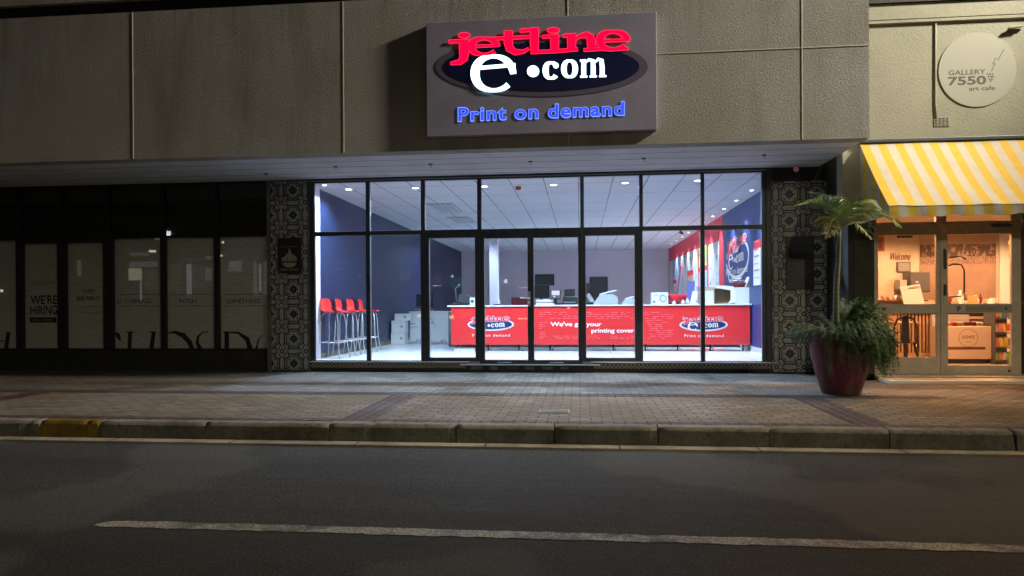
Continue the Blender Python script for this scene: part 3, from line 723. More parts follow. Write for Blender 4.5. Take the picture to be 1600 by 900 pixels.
q = Vector((2.6, 6.3, ZC)); q = aZ(1064, 365, 3.40)
g = MB(); g.tube([(q.x, q.y, ZC), (q.x, q.y, 3.45)], .02, M_BLACK); g.tube([(q.x-.02, q.y+.06, 3.44), (q.x+.03, q.y-.10, 3.40)], .032, M_BLACK, 12)
tag(g.build('security_camera'), 'small black security camera hanging from the ceiling by the red wall', 'camera')

# bar stools
def stool():
    t = thing('bar_stool', 'red plastic bar stool with chrome legs, nearest the window', 'bar stool', (0, 0, 0), 'red bar stools in a row along the navy wall')
    g = MB(); prof = [(.23, .862), (.215, .875), (.12, .868), (0, .862), (-.10, .868), (-.165, .90), (-.195, .97), (-.21, 1.04), (-.225, 1.10), (-.228, 1.115)]
    wd = [.15, .19, .205, .21, .21, .205, .20, .185, .15, .11]
    m = []; nn = 10; th = .012
    for side in (0, 1):
        rows = []
        for k, (x, z) in enumerate(prof):
            a = prof[max(0, k-1)]; b = prof[min(len(prof)-1, k+1)]; d = Vector((b[0]-a[0], 0, b[1]-a[1])).normalized(); nv = Vector((-d.z, 0, d.x))
            if nv.z < 0 and k < 5: nv = -nv
            rows.append([g.bm.verts.new(Vector((x+(.05*(abs(j/nn*2-1))**2 if k >= 6 else 0), (j/nn*2-1)*wd[k], z+(.018*(abs(j/nn*2-1))**2 if k < 6 else 0)))-nv*th*side) for j in range(nn+1)])
        m.append(rows)
        for k in range(len(prof)-1):
            for j in range(nn):
                f = g.bm.faces.new((rows[k][j], rows[k][j+1], rows[k+1][j+1], rows[k+1][j])); f.smooth = True; f.material_index = g.mi(M_STOOL)
    K = len(prof)
    bl = [(0, j) for j in range(nn+1)]+[(k, nn) for k in range(1, K)]+[(K-1, j) for j in range(nn-1, -1, -1)]+[(k, 0) for k in range(K-2, 0, -1)]
    for a, b in zip(bl, bl[1:]+bl[:1]):
        f = g.bm.faces.new((m[0][a[0]][a[1]], m[0][b[0]][b[1]], m[1][b[0]][b[1]], m[1][a[0]][a[1]])); f.material_index = 0
    g.build('seat', t)
    ends = []
    for sx in (-1, 1):
        for sy in (-1, 1):
            g = MB(); g.tube([(sx*.12, sy*.10, .853), (sx*.155, sy*.135, .80), (sx*.175, sy*.155, .66), (sx*.18, sy*.165, .45), (sx*.19, sy*.175, .30), (sx*.235, sy*.205, .0)], .0105, M_CHROME, 8)
            g.build('leg', t)
    g = MB(); z = .30; c4 = [(.19, -.175), (.19, .175), (-.19, .175), (-.19, -.175)]
    for a, b in zip(c4, c4[1:]+c4[:1]): g.tube([(a[0], a[1], z), (b[0], b[1], z)], .009, M_CHROME)
    g.box(.17, .20, -.16, .16, z-.003, z+.016, M_CHROME, .004); g.build('footrest', t)
    g = MB(); g.box(-.13, .13, -.11, .11, .846, .856, M_CHROME, .003); g.build('seat_plate', t)
    return t
st = stool(); st.location = (-4.62, .62, FL); st.rotation_euler.z = R(-8)
for k, (x, y, a, lab) in enumerate(((-4.60, 1.28, 4, 'second red bar stool from the window along the navy wall'), (-4.60, 1.95, -3, 'third red bar stool from the window along the navy wall'), (-4.60, 2.65, 6, 'fourth red bar stool, farthest from the window'))):
    dup(st, (x, y, FL), lab, R(a))
# stack of paper boxes by the desk
for k in range(3):
    g = MB(); x0 = -4.83+.01*(k % 2)+(.09 if k == 2 else 0); z0 = FL+k*.30 if k < 2 else FL+.6; h = .295 if k < 2 else .17
    g.box(x0, x0+.36, 5.25+.02*k, 5.58, z0, z0+h, M_WLAM, .008); g.tube([(x0+.27, 5.25+.02*k, z0+h*.5), (x0+.27, 5.245+.02*k, z0+h*.5)], .035, M_INKG, 14)
    g.box(x0-.001, x0+.361, 5.248+.02*k, 5.4, z0+h-.05, z0+h-.045, M_INKG)
    tag(g.build('paper_box'), ['bottom white paper box stacked beside the white desk', 'middle white paper box in the stack beside the desk', 'small top box of the white stack beside the desk'][k], 'box', 'white boxes stacked beside the desk')
# white desk
D = thing('desk', 'white reception desk with printed front and grey sketch beyond the bar stools', 'desk', (-3.6, 5.9, FL))
g = MB(); g.box(-4.45, -1.9, 5.73, 5.76, .47, 1.17, M_WLAM); g.box(-4.45, -4.42, 5.76, 6.35, .47, 1.17, M_WLAM); g.build('front_panel', D)
g = MB(); g.box(-4.47, -1.88, 5.70, 6.45, 1.17, 1.195, M_WLAM, .004); g.build('top', D)
for x in (-4.3, -3.6, -2.7, -2.0):
    for y in (5.85, 6.3): g = MB(); g.tube([(x, y, FL), (x, y, .47)], .02, M_CHROME); g.build('leg', D)
g = MB(); pf = front(5.729); q = aY(624, 507, 5.73)
g.text('Printing and', q.x, q.z, .05, pf, 0, M_INKB, w=.42, bold=.01); g.text('Design Studio', q.x+.04, q.z-.085, .05, pf, 0, M_INKG, w=.46)
for k in range(26):
    q = aY(672+random.gauss(0, 4), 508+random.gauss(0, 6), 5.73); t = random.uniform(0, 6.28); a = random.uniform(.03, .10)
    g.ribbon([(q.x+a*math.cos(t+s_*.3), q.z+a*math.sin(t+s_*.3)) for s_ in range(6)], random.uniform(.004, .014), pf, 0, .0006, random.choice((M_INKG, M_INKB, M_PRINTER)))
g.build('printed_lettering', D)
def monitor(x, y, z, w, h, lab, screen=None, rz=0, tilt=0):
    t = thing('monitor', lab, 'monitor', (x, y, z))
    t.rotation_euler.z = rz
    g = MB(); g.obox((x, y, z+.12+h/2), (w, .035, h), M_BLACK, bev=.006); b_ = g.build('screen_housing', t)
    if screen:
        g = MB(); g.box(x-w*.44, x+w*.44, y-.0195, y-.0178, z+.12+h*.08, z+.12+h*.92, M_PRINTD)
        g.box(x-w*.36, x+w*.38, y-.021, y-.0196, z+.12+h*.45, z+.12+h*.9, screen); g.tube([(x-w*.12, y-.0196, z+.12+h*.3), (x-w*.12, y-.022, z+.12+h*.3)], .018, screen, 10); g.build('display', b_)
    g = MB(); g.box(x-.03, x+.03, y+.018, y+.05, z+.02, z+.25, M_BLACK, .004); g.box(x-.11, x+.11, y-.08, y+.09, z, z+.015, M_BLACK, .004); g.build('stand', t)
    return t
monitor(-4.1, 5.95, 1.195, .46, .33, 'black computer monitor standing on the white desk')
g = MB()
for k in range(5): q = (-4.3+random.random()*.5, 5.85+random.random()*.1, 1.2+k*.012); g.obox(q, (.2, .14, .008), random.choice((M_PAPER, M_PRINTER)), (0, 0, random.uniform(-.6, .6)))
tag(g.build('paper_stack'), 'loose pile of papers in front of the monitor on the white desk', 'papers')
def officechair(x, y, lab, m, rz=0, h=0):
    t = thing('office_chair', lab, 'office chair', (x, y, FL)); t.rotation_euler.z = rz
    g = MB(); g.obox((x, y, FL+.50+h), (.48, .46, .08), m, bev=.03); g.build('seat', t)
    g = MB(); g.obox((x, y-.24, FL+.82+h), (.46, .07, .50), m, (R(6), 0, 0), bev=.033); g.build('backrest', t)
    g = MB(); g.tube([(x, y, FL+.08), (x, y, FL+.47+h)], .025, M_BLACK)
    for k in range(5): a = R(72*k); g.tube([(x, y, FL+.12), (x+.28*math.cos(a), y+.28*math.sin(a), FL+.07)], .018, M_BLACK); g.lathe([(.001, 0), (.028, .01), (.028, .05), (.001, .06)], (x+.28*math.cos(a), y+.28*math.sin(a), FL), M_BLACK, 8)
    g.build('base', t); return t
officechair(-3.1, 6.9, 'maroon office chair behind the white desk', M_MAROON, 0, .14)
officechair(-1.55, 5.2, 'maroon office chair behind the red counter near the doors', M_MAROON, .3, .1)

# red counter
YC = 2.65; zt = 1.345
K = thing('service_counter', 'long red counter with white top, printed slogan and two logos', 'counter', (.3, YC+.3, FL))
cl = aY(705, 510, YC).x; cr = aY(1172, 510, YC).x
edges = [cl, aY(824, 510, YC).x+.02, aY(1005, 510, YC).x, cr]
for a, b in zip(edges[:-1], edges[1:]):
    g = MB(); g.box(a+.001, b-.001, YC, YC+.02, .505, 1.312, M_RED, .002); g.build('front_panel', K)
g = MB(); g.box(cl-.08, cr+.03, YC-.04, YC+.72, 1.315, zt, M_WLAM, .006); g.build('counter_top', K)
g = MB(); g.box(cl, cl+.02, YC+.02, YC+.68, .505, 1.312, M_RED); g.box(cr-.02, cr, YC+.02, YC+.68, .505, 1.312, M_WLAM)
g.box(cl+.1, cr-.1, YC+.45, YC+.47, .42, 1.3, M_PRINTER); g.build('carcass', K)
for x in [cl+.12+k*(cr-cl-.24)/9 for k in range(10)]:
    g = MB(); g.tube([(x, YC+.10, FL), (x, YC+.10, .505)], .018, M_BLACK); g.tube([(x+.05, YC+.12, FL), (x+.05, YC+.12, .505)], .012, M_CHROME); g.build('leg', K)
g = MB(); g.box(cl+.05, cl+.5, YC+.06, YC+.3, FL, .44, M_WLAM); g.build('foot_block', K)
pc = front(YC-.0005)
def counterlogo(x0, x1, y0, Y=YC):    # pixel extents of the ellipse
    a = aY(x0, y0, Y); b = aY(x1, y0, Y); s_ = (b.x-a.x)/1565
    return lambda q: (a.x+q[0]*s_, a.z-(q[1]-392)*s_*1.0)
M_SIL = mat('silver_white_ink', (.62, .66, .72), .35)
for x0, x1, y0, nm in ((731, 803, 507, 0), (1062, 1137, 507.5, 1)):
    mp = counterlogo(x0, x1, y0); g = MB()
    g.ell(782, 392, 790, 218, pc, 0, .001, M_SIL, 64, mp); g.ell(782, 392, 718, 165, pc, 0, .002, M_INKN, 64, mp)
    mb = {'red': MB(), 'white': MB(), 'halo': MB()}
    logo(mb, mp, pc, .006, M_INKR, M_INKW, ext=.0, halo=M_SIL)
    for k_, m_ in (('halo', M_SIL), ('red', M_INKR), ('white', M_INKW)): g.merge(mb[k_].bm, m_)
    g.text('Print on demand', 150, 0, 90, pc, .002, M_INKW, w=1280, bold=.01, mp=lambda q: mp((q[0], 800-q[1])), sp=1.25)
    g.build('printed_logo', K)
g = MB()
for t, x, y, w_ in (("We've got", 860, 509.5, 915-860), ('your', 916, 509.5, 24), ('printing covered', 924, 519.5, 78)):
    a = aY(x, y, YC); b = aY(x+w_, y, YC); g.text(t, a.x, a.z, .088 if t != 'your' else .088, pc, .001, M_INKW, w=b.x-a.x, bold=.025)
random.seed(3)
for row in range(14):
    yy = 488+row*3.1; x = 842
    while x < 1045:
        L = random.uniform(3, 13)
        if random.random() < .7 and not (500 < yy < 524 and 856 < x+L and x < 1004):
            a = aY(x, yy, YC); b = aY(x+L, yy, YC)
            if random.random() < .3: g.ribbon([(a.x, a.z), (b.x, b.z)], .008, pc, 0, .0006, mat_pink)
            else: g.ribbon([(a.x, a.z), (b.x, b.z)], .006, pc, 0, .0006, mat_pink)
        x += L+random.uniform(2, 5)
g.build('printed_slogan', K)

# things on the counter
yb = YC+.35
def X_(px, Y=yb): return aY(px, 478, Y).x
M_SCR = emis('lit_screen', (.72, .66, 1), 1.3)
g = MB(); x = X_(739); g.box(x-.055, x+.055, yb-.1, yb-.05, zt, zt+.17, M_WLAM, .012); g.tube([(x, yb-.1, zt+.09), (x, yb-.112, zt+.09)], .03, M_INKN, 16)
tag(g.build('webcam'), 'small white box with dark round lens at the left end of the counter', 'webcam')
g = MB(); x = X_(777)
g.tube([(x-.07, yb, zt), (x-.05, yb, zt+.10), (x, yb, zt+.14), (x+.05, yb, zt+.10), (x+.06, yb, zt)], .014, M_WLAM); g.box(x-.09, x+.08, yb-.06, yb+.06, zt, zt+.025, M_BLACK, .006)
tag(g.build('headset'), 'pale headset on a dark stand behind the left glass door', 'headset')
monitor(X_(868), yb+.05, zt, .23, .21, 'small till monitor with lit lilac screen on the counter', M_SCR)
monitor(X_(890, 3.6), 3.6, zt+.04, .24, .20, 'dark tilted monitor right of the lit till screen')
t = thing('cash_register', 'grey low till with keyboard left of the lit monitor', 'till', (X_(848), yb-.05, zt))
g = MB(); x = X_(851); g.obox((x, yb-.05, zt+.035), (.40, .28, .07), M_PRINTD, bev=.01); g.obox((x+.0, yb-.1, zt+.085), (.36, .2, .03), M_PRINTER, (R(12), 0, 0), .006); g.build('body', t)
g = MB(); g.obox((x, yb-.2, zt+.02), (.34, .02, .035), M_PAPER, bev=.004); g.build('drawer_front', t)
t = thing('card_printer', 'black box printer under the tilted monitor on the counter', 'printer', (X_(890), yb, zt))
g = MB(); x = X_(891); g.box(x-.16, x+.16, yb-.12, yb+.14, zt, zt+.18, M_BLACK, .012); g.build('body', t)
g = MB(); g.box(x-.12, x+.12, yb-.126, yb-.12, zt+.05, zt+.06, M_PRINTER); g.build('slot', t)
def mfp(x, y, z, s_, lab, open_=1):
    t = thing('photocopier', lab, 'printer', (x, y, z)); w = .5*s_
    g = MB(); loop = [(-w/2, 0), (w/2, 0), (w/2, .26*s_), (w*.30, .33*s_), (-w*.22, .33*s_), (-w/2, .14*s_)]
    p_ = Pl((x, y+.2, z), (1, 0, 0), (0, 0, 1)); g.extr(loop, p_, 0, .45*s_, M_PRINTER); g.build('body', t)
    g = MB(); g.obox((x+.05, y-.02, z+.37*s_), (.36*s_, .34*s_, .035), M_WLAM, (0, R(-14), 0), .01); g.build('lid', t)
    g = MB(); g.obox((x+.05, y-.26*s_, z+.10*s_), (.34*s_, .05, .05*s_), M_PRINTD, bev=.004); g.build('paper_tray', t)
    return t
mfp(X_(946, 3.55), 3.55, zt-.12, 1.05, 'grey office printer with sloping lid behind the slogan panel')
mfp(X_(983, 3.5), 3.5, zt-.16, .85, 'smaller pale printer by the right door frame post')
g = MB(); x = X_(917, 3.9)
g.tube([(x-.02, 3.9, 1.1), (x-.03, 3.9, 1.75)], .03, M_PRINTD); g.obox((x, 3.86, 1.72), (.16, .1, .22), M_BLACK, (0, R(10), 0), .02); g.obox((x+.12, 3.86, 1.42), (.10, .1, .38), M_PRINTER, (0, R(-32), 0), .02)
g.obox((x+.0, 3.9, 1.36), (.3, .25, .1), M_BLACK, bev=.02)
tag(g.build('print_press'), 'black and grey heat press machine behind the right door', 'machine')
# teal printed box
g = MB(); a = aY(1018, 457, yb); b = aY(1044, 477, yb)
g.box(a.x, b.x, yb, yb+.25, zt, a.z, M_PAPER, .003); pf = front(yb-.0005)
g.ell((b.x+a.x)/2+.07, zt+.12, .075, .075, pf, 0, .001, M_TEAL, 24); g.ell((b.x+a.x)/2+.07, zt+.12, .055, .055, pf, 0, .002, M_PAPER, 24); g.box(a.x+.03, a.x+.08, yb-.002, yb, zt+.03, zt+.08, M_TEAL)
strokes(g, a.x+.03, a.z-.07, .03, pf, .001, M_INKG, .22, 9); tag(g.build('paper_box'), 'pale box with teal ring print standing on the counter right of the doors', 'box')
# little figures / bottles / papers
lab_ = ['red', 'white', 'blue']
random.seed(11)
for k, px in enumerate((1052, 1059, 1066, 1073)):
    x = X_(px); g = MB(); h = (.07, .10, .09, .12)[k]
    g.lathe([(.001, 0), (.035, 0), (.038, h*.6), (.015, h*.8), (.015, h), (.001, h)], (x, yb-.1, zt), (M_PAPER, M_INKB, M_PAPER, M_WLAM)[k], 16)
    tag(g.build('bottle'), ['squat white bottle next to the teal printed box', 'squat black ink bottle on the right part of the counter', 'white ink bottle right of the black ink bottle', 'tallest white bottle beside the blue leaflet holder'][k], 'bottle', 'small bottles on the counter')
M_PURP = mat('violet_blue_card', (.10, .11, .36), .5)
t = thing('leaflet_holder', 'violet blue leaflet holder standing on the counter by the posters', 'leaflet holder', (X_(1080), yb, zt))
g = MB(); x = X_(1079); g.obox((x, yb+.02, zt+.24), (.15, .02, .50), M_PURP, (R(-8), R(6), 0), .003); g.build('back_card', t)
g = MB(); g.obox((x+.06, yb-.05, zt+.14), (.10, .02, .26), M_PAPER, (R(-14), R(14), 0), .002); g.build('leaflet', t)
g = MB(); g.obox((x+.02, yb-.04, zt+.02), (.24, .12, .04), M_WLAM, bev=.004); g.build('tray', t)
g = MB(); x = X_(1062); pf = front(yb+.15)
g.lathe([(.001, 0), (.10, 0), (.20, .10), (.24, .20), (.23, .21), (.001, .12)], (x, yb+.2, zt), M_INKR, 24)
tag(g.build('bowl'), 'red bowl among papers behind the ink bottles', 'bowl')
# boxes at the right end
t = thing('storage_box', 'white lidded box between two window bars on the counter', 'box', (X_(1104), yb, zt))
g = MB(); a, b = X_(1093), X_(1114); g.box(a, b, yb-.1, yb+.2, zt, zt+.29, M_WLAM, .005); g.build('body', t)
g = MB(); g.box(a-.01, b+.01, yb-.11, yb+.21, zt+.29, zt+.36, M_CARD, .004); g.build('lid', t)
t = thing('cardboard_box', 'open brown box lying on its side with white papers hanging out', 'box', (X_(1130), yb, zt))
a, b = X_(1115), X_(1146); g = MB(); h = .33
g.box(a, b, yb+.2, yb+.205, zt, zt+h, M_CARD); g.box(a, b, yb-.1, yb+.2, zt, zt+.006, M_CARD); g.box(a, b, yb-.1, yb+.2, zt+h-.006, zt+h, M_CARD); g.box(a, a+.006, yb-.1, yb+.2, zt+.007, zt+h-.007, M_CARD); g.box(b-.006, b, yb-.1, yb+.2, zt+.007, zt+h-.007, M_CARD); g.build('body', t)
g = MB(); pr = Pl((0, yb-.12, 0), (1, 0, 0), (0, 0, 1))
g.ribbon([(a+.02, zt+h+.03), (a+.18, zt+h+.02), (b-.05, zt+h-.01), (b-.03, zt+h-.15), (b-.04, zt+.05), (b-.12, zt+.02)], [.05, .07, .1, .11, .1, .03], pr, -.02, .02, M_PAPER); g.build('crumpled_paper', t)
t = thing('storage_box', 'wide white box at the right end of the counter', 'box', (X_(1158), yb, zt))
g = MB(); a, b = X_(1146.5), X_(1175)-.02; g.box(a, b, yb-.12, yb+.2, zt, zt+.345, M_WLAM, .006); g.build('body', t)
zz = zt+.345
g = MB(); x = X_(1156); g.lathe([(.001, 0), (.12, 0), (.16, .10), (.15, .10), (.001, .02)], (x, yb, zz), M_MAROON, 20)
tag(g.build('basket'), 'dark red basket on top of the wide white box', 'basket')
g = MB()
for k in range(7): g.obox((x-.04+random.uniform(-.06, .1), yb+random.uniform(-.05, .05), zz+.12+k*.012), (.16, .12, .012), M_PAPER, (random.uniform(-.5, .5), random.uniform(-.5, .5), random.uniform(0, 3)))
tag(g.build('paper_stack'), 'crumpled white papers heaped in the dark red basket', 'papers')
g = MB(); g.obox((X_(1171), yb, zz+.14), (.06, .2, .28), M_CARD, (0, R(14), 0), .003); g.obox((X_(1169)-.03, yb-.03, zz+.13), (.03, .2, .26), M_PAPER, (0, R(24), 0), .002)
tag(g.build('paper_stack'), 'upright cardboard and paper sheets leaning beside the basket', 'papers')
g = MB(); x = X_(856, yb-.2)
for k in range(6): g.obox((x+random.uniform(-.01, .01), yb-.24, zt+.004+k*.005), (.29, .2, .0045), M_PAPER, (0, 0, random.uniform(-.05, .05)))
tag(g.build('paper_stack'), 'flat stack of white sheets at the counter edge below the till', 'papers')
t = thing('pen_holder', 'small dark pen cup between the lit till screen and the box printer', 'pen holder', (X_(881), yb-.1, zt)); x = X_(881)
g = MB(); g.lathe([(.001, 0), (.035, 0), (.038, .09), (.034, .09), (.001, .01)], (x, yb-.1, zt), M_BLACK, 16); g.build('cup', t)
for k in range(4): g = MB(); g.tube([(x+.01*(k-1.5), yb-.1, zt+.02), (x+.022*(k-1.5), yb-.1+.01*(k % 2), zt+.16+.01*k)], .004, (M_INKR, M_INKN, M_PAPER, M_BLACK)[k], 6); g.build('pen', t)
for k, (xa_, xb_) in enumerate(((868, 905), (700, 735), (946, 1000))):
    a = X_(xa_, 3.35); b = X_(xb_, 3.35); g = MB(); g.tube([(a+(b-a)*u/12, 3.35-.04*math.sin(u*.9), zt+.006) for u in range(13)], .005, M_BLACK, 6)
    tag(g.build('cable'), ['black cable lying behind the lit till screen', 'black cable at the left end of the counter', 'black cable trailing below the sloping printer'][k], 'cable')
# back wall things
def darkframe(px0, py0, px1, py1, Y, lab, nm, cat):
    a = aY(px0, py0, Y); b = aY(px1, py1, Y); t = thing(nm, lab, cat, ((a.x+b.x)/2, Y, b.z))
    g = MB(); g.box(a.x, b.x, Y-.06, Y, b.z, a.z, M_BLACK, .01); g.build('frame', t)
    g = MB(); g.box(a.x+.05, b.x-.05, Y-.066, Y-.06, b.z+.05, a.z-.05, mat('charcoal_panel', (.035, .045, .045), .35)); g.build('panel', t); return t
darkframe(921, 433, 950, 512, 15.88, 'dark internal door in the back wall', 'door', 'door')
darkframe(836, 429, 866, 446, 15.88, 'black wall screen on the back wall', 'wall_screen', 'screen')
monitor(X_(846, 5.6), 5.6, 1.40, .42, .34, 'black monitor in the dark work area behind the till')
g = MB(); x = X_(846, 5.6); g.box(x-.7, x+.9, 5.4, 6.1, 1.37, 1.40, M_PRINTD, .004)
for xx in (x-.65, x+.85): g.box(xx-.02, xx+.02, 5.45, 6.05, FL, 1.37, M_PRINTD)
tag(g.build('work_bench'), 'dark work bench behind the counter carrying a black monitor', 'bench')
# pale pillar in the room
g = MB(); a, b = aY(765, 450, 9).x, aY(778, 450, 9).x; g.box(a, b, 9, 9.3, FL, ZC, M_LILAC, .01); tag(g.build('pillar'), 'slim pale pillar standing behind the left glass door', 'pillar')
# black equipment left of the doors
g = MB(); x = X_(722, 4.4); g.obox((x, 4.4, 1.30), (.45, .4, .22), M_BLACK, bev=.03); g.obox((x+.05, 4.4, 1.5), (.28, .2, .22), M_PRINTD, (0, .2, 0), .03); g.tube([(x-.12, 4.4, 1.4), (x-.16, 4.4, 1.75), (x-.05, 4.35, 1.85)], .02, M_PRINTER); g.box(x-.3, x+.3, 4.2, 4.7, FL, 1.2, M_PRINTD, .01)
tag(g.build('copier'), 'dark bulky copier behind the left end of the counter', 'copier')

# right wall: posters, logo, notice board
prw = rightwall(XR)
mk = [mat('poster_%s' % nm, c_, .4) for nm, c_ in (('white', (.62, .66, .70)), ('sky', (.25, .50, .72)), ('lime', (.45, .58, .15)), ('grey', (.32, .34, .36)), ('tan', (.45, .33, .25)), ('dark', (.05, .05, .07)), ('red', (.62, .03, .05)), ('blue', (.05, .12, .4)))]
random.seed(5)
pos = [(5.95, 7.35, 1.42, 2.95, 0), (7.6, 8.9, 1.42, 2.28, 1), (7.6, 8.9, 2.42, 3.0, 2), (9.1, 9.9, 1.42, 3.0, 0), (10.0, 11.0, 1.42, 2.25, 4), (10.0, 11.0, 2.42, 3.02, 0), (11.15, 12.2, 1.42, 3.02, 3), (12.35, 13.6, 1.42, 3.02, 1), (13.75, 14.5, 1.42, 2.1, 0), (13.75, 14.5, 2.25, 3.02, 1), (14.7, 15.6, 1.42, 3.02, 0)]
pn = ['large pale poster with sketches nearest the navy panel', 'lower pale blue poster right of the narrow tall one', 'upper lime cornered poster over the red strip', 'narrow tall white poster on the red wall', 'lower tan poster with dark figures', 'upper white poster above the tan one', 'grey poster halfway along the red wall', 'wide sky blue poster with red slash', 'low white poster near the far corner', 'high pale blue poster near the far corner', 'last white poster at the back corner of the red wall']
for k, (y0, y1, z0, z1, ci) in enumerate(pos):
    g = MB(); g.box(XR-.012, XR-.003, y0, y1, z0, z1, mk[ci], .002); pw = rightwall(XR-.0125)
    for q in range(16):
        a = -random.uniform(y0+.1, y1-.1); z = random.uniform(z0+.1, z1-.1); l = random.uniform(.05, .24); t = random.uniform(-1, 1.6)
        a = min(-y0-.04-l*.0, max(-y1+.04, a)); e = [(a-l*.5*math.cos(t), z-l*.5*math.sin(t)), (a+.05*math.sin(t*3), z+.02), (a+l*.5*math.cos(t), z+l*.5*math.sin(t))]
        e = [(min(-y0-.03, max(-y1+.03, u)), min(z1-.04, max(z0+.04, v))) for u, v in e]
        g.ribbon(e, [random.uniform(.01, .05), random.uniform(.03, .12), random.uniform(.01, .05)], pw, 0, .0006, random.choice((mk[0], mk[1], mk[3], mk[5], mk[6], mk[7], mk[1], mk[3]) if ci != 4 else (mk[5], mk[3], mk[0], mk[4])))
    if k == 7: g.ribbon([(-y1+.1, z0+.3), (-y0-.1, z1-.3)], .22, pw, 0, .004, mk[6])
    if k in (0, 2): g.ribbon([(-y1+.1, z1-.12), (-y1+.5, z1-.12)], .16, pw, 0, .004, mk[2])
    tag(g.build('poster'), pn[k], 'poster', 'posters on the red wall')
L0, L1 = aX(1132.7, 390, XR).y, aX(1170.7, 390, XR).y
def wmap(q):
    px = 1132.7+38*(q[0]/1600); y_ = L0+(L1-L0)*q[0]/1600
    return (-y_, 2.90-(q[1]-100)/1000*1.15)
T = thing('wall_logo', 'painted shop logo with white outline and slogan on the navy wall', 'wall logo', (XR, (L0+L1)/2, 2.0))
g = MB(); mb = {'red': MB(), 'white': MB(), 'halo': MB()}
out = [wmap(q) for q in arc(850, 560, 720, 370, 150, -172, 40)]
g.ribbon(out, .075, prw, 0, .003, M_INKW)
g.ribbon([wmap(q) for q in ((130, 620), (230, 820), (330, 980), (480, 990), (560, 920))], .075, prw, 0, .004, M_INKW)
def wm2(q): return wmap((q[0]*1.0+20, q[1]*1.15+ (0 if q[1] < 300 else 90)))
logo(mb, wm2, prw, .005, M_INKR, M_INKW, ext=0, halo=M_SIL)
for k_, m_ in (('halo', M_SIL), ('red', M_INKR), ('white', M_INKW)): g.merge(mb[k_].bm, m_)
g.build('emblem', T)
g = MB(); z_ = aX(1150, 428, XR).z
g.text('Print on demand', -aX(1135, 425, XR).y, z_, .16, prw, .003, M_INKW, w=aX(1135, 425, XR).y-aX(1168, 425, XR).y, bold=.005); g.build('slogan', T)
T = thing('notice_board', 'pale notice board with red header on the wall beside the window', 'notice board', (XR, 2.2, 1.6))
a = aX(1178.5, 380, XR).y; b = aX(1189, 380, XR).y; zt_ = aX(1184, 375, XR).z; zm = aX(1184, 388, XR).z; z0 = aX(1184, 446, XR).z
g = MB(); g.box(XR-.02, XR-.003, b, a, z0, zm, M_PAPER, .002)
for k in range(6): z = z0+.15+k*.14; g.box(XR-.024, XR-.02, b+.07, a-.07, z, z+(.03 if k % 2 else .012), M_INKR if k in (2, 4) else M_INKG)
g.build('board', T); g = MB(); g.box(XR-.022, XR-.003, b, a, zm+.004, zt_, M_INKR, .002); g.build('header', T)

# ------------------------------------------------------------------ gallery café
GB = thing('gallery_building', 'pale green rendered cafe building right of the print shop', 'building', (6.4, YG, SW))
n = NT('pale_render', .85, .2); g1 = n.noise(1.4, 6, .6); g2 = n.noise(30, 5, .6)
c = n.mix(n.rng(g1, .35, .7), (.36, .345, .25), (.43, .41, .30)); c = n.mix(n.rng(g2, .5, .75, 0, .25), c, (.25, .24, .17)); n.col(c); n.bump(g2, .006); M_REND = n.m
g = MB(); g.box(3.98, 14, YG, YG+.25, 2.70, 5.60, M_REND); g.box(3.98, 14, YG-.02, YG+.25, 5.62, 5.85, M_REND); g.box(3.98, 14, YG+.03, YG+.25, 5.60, 5.62, M_INKB)
g.box(3.98, 14, YG-.035, YG-.0, 5.555, 5.60, M_REND, .006); g.build('front_wall', GB)
g = MB(); g.box(3.98, 14, YG-.05, YG+.3, 5.86, 6.5, M_BLACKWALL); g.build('coping', GB)
g = MB(); g.box(4.142, 4.43, YG, YG+.2, SW-.02, 2.70, M_GREEN); g.build('pier', GB); g = MB(); g.box(6.545, 9, YG, YG+.2, SW-.02, 2.70, M_BLACKWALL); g.build('pier', GB)
M_CW = mat('cream_cafe_wall', (.62, .55, .45), .7, var=.05); M_CF = mat('cafe_floor', (.40, .33, .27), .4)
g = MB(); g.box(4.14, 10.5, YG+.0, 3.6, SW+.0, .27, M_CF); g.build('floor', GB)
g = MB(); g.box(4.14, 10.5, 3.45, 3.6, .27, 3.0, M_CW); g.build('back_wall', GB)
g = MB(); g.box(4.12, 4.14, YG+.2, 3.45, .27, 3.0, M_CW); g.build('side_wall', GB)
g = MB(); g.box(8.9, 9.0, YG+.2, 3.45, .27, 3.0, mat('white_shutter', (.62, .66, .72), .5)); g.build('side_wall', GB)
g = MB(); g.box(4.14, 9.0, YG+.2, 3.45, 2.9, 3.0, M_CW); g.build('ceiling', GB)
M_CFR = mat('bone_painted_frame', (.52, .46, .34), .45, var=.12, vscale=7)
def gx(px, py=450, Y=YG): return aY(px, py, Y).x
fz = [aY(1520, y, YG).z for y in (335, 349, 355, 368, 475, 490, 560, 573, 585, 590)]
X0, X1, X2, X3, X4, X5, X6 = 4.421, gx(1374), gx(1465), gx(1471), gx(1481), gx(1583), 6.53
yg = YG+.06
window(X0, X3, fz[1]+.0, 2.70, X1-.02, X2, 2.565, 2.695, 'window', M_GLASS, yg, .06, M_CFR, GB, False)
window(X3, X6, fz[1]+.0, 2.70, X4, X5, 2.565, 2.695, 'window', M_GLASS, yg, .06, M_CFR, GB, False)
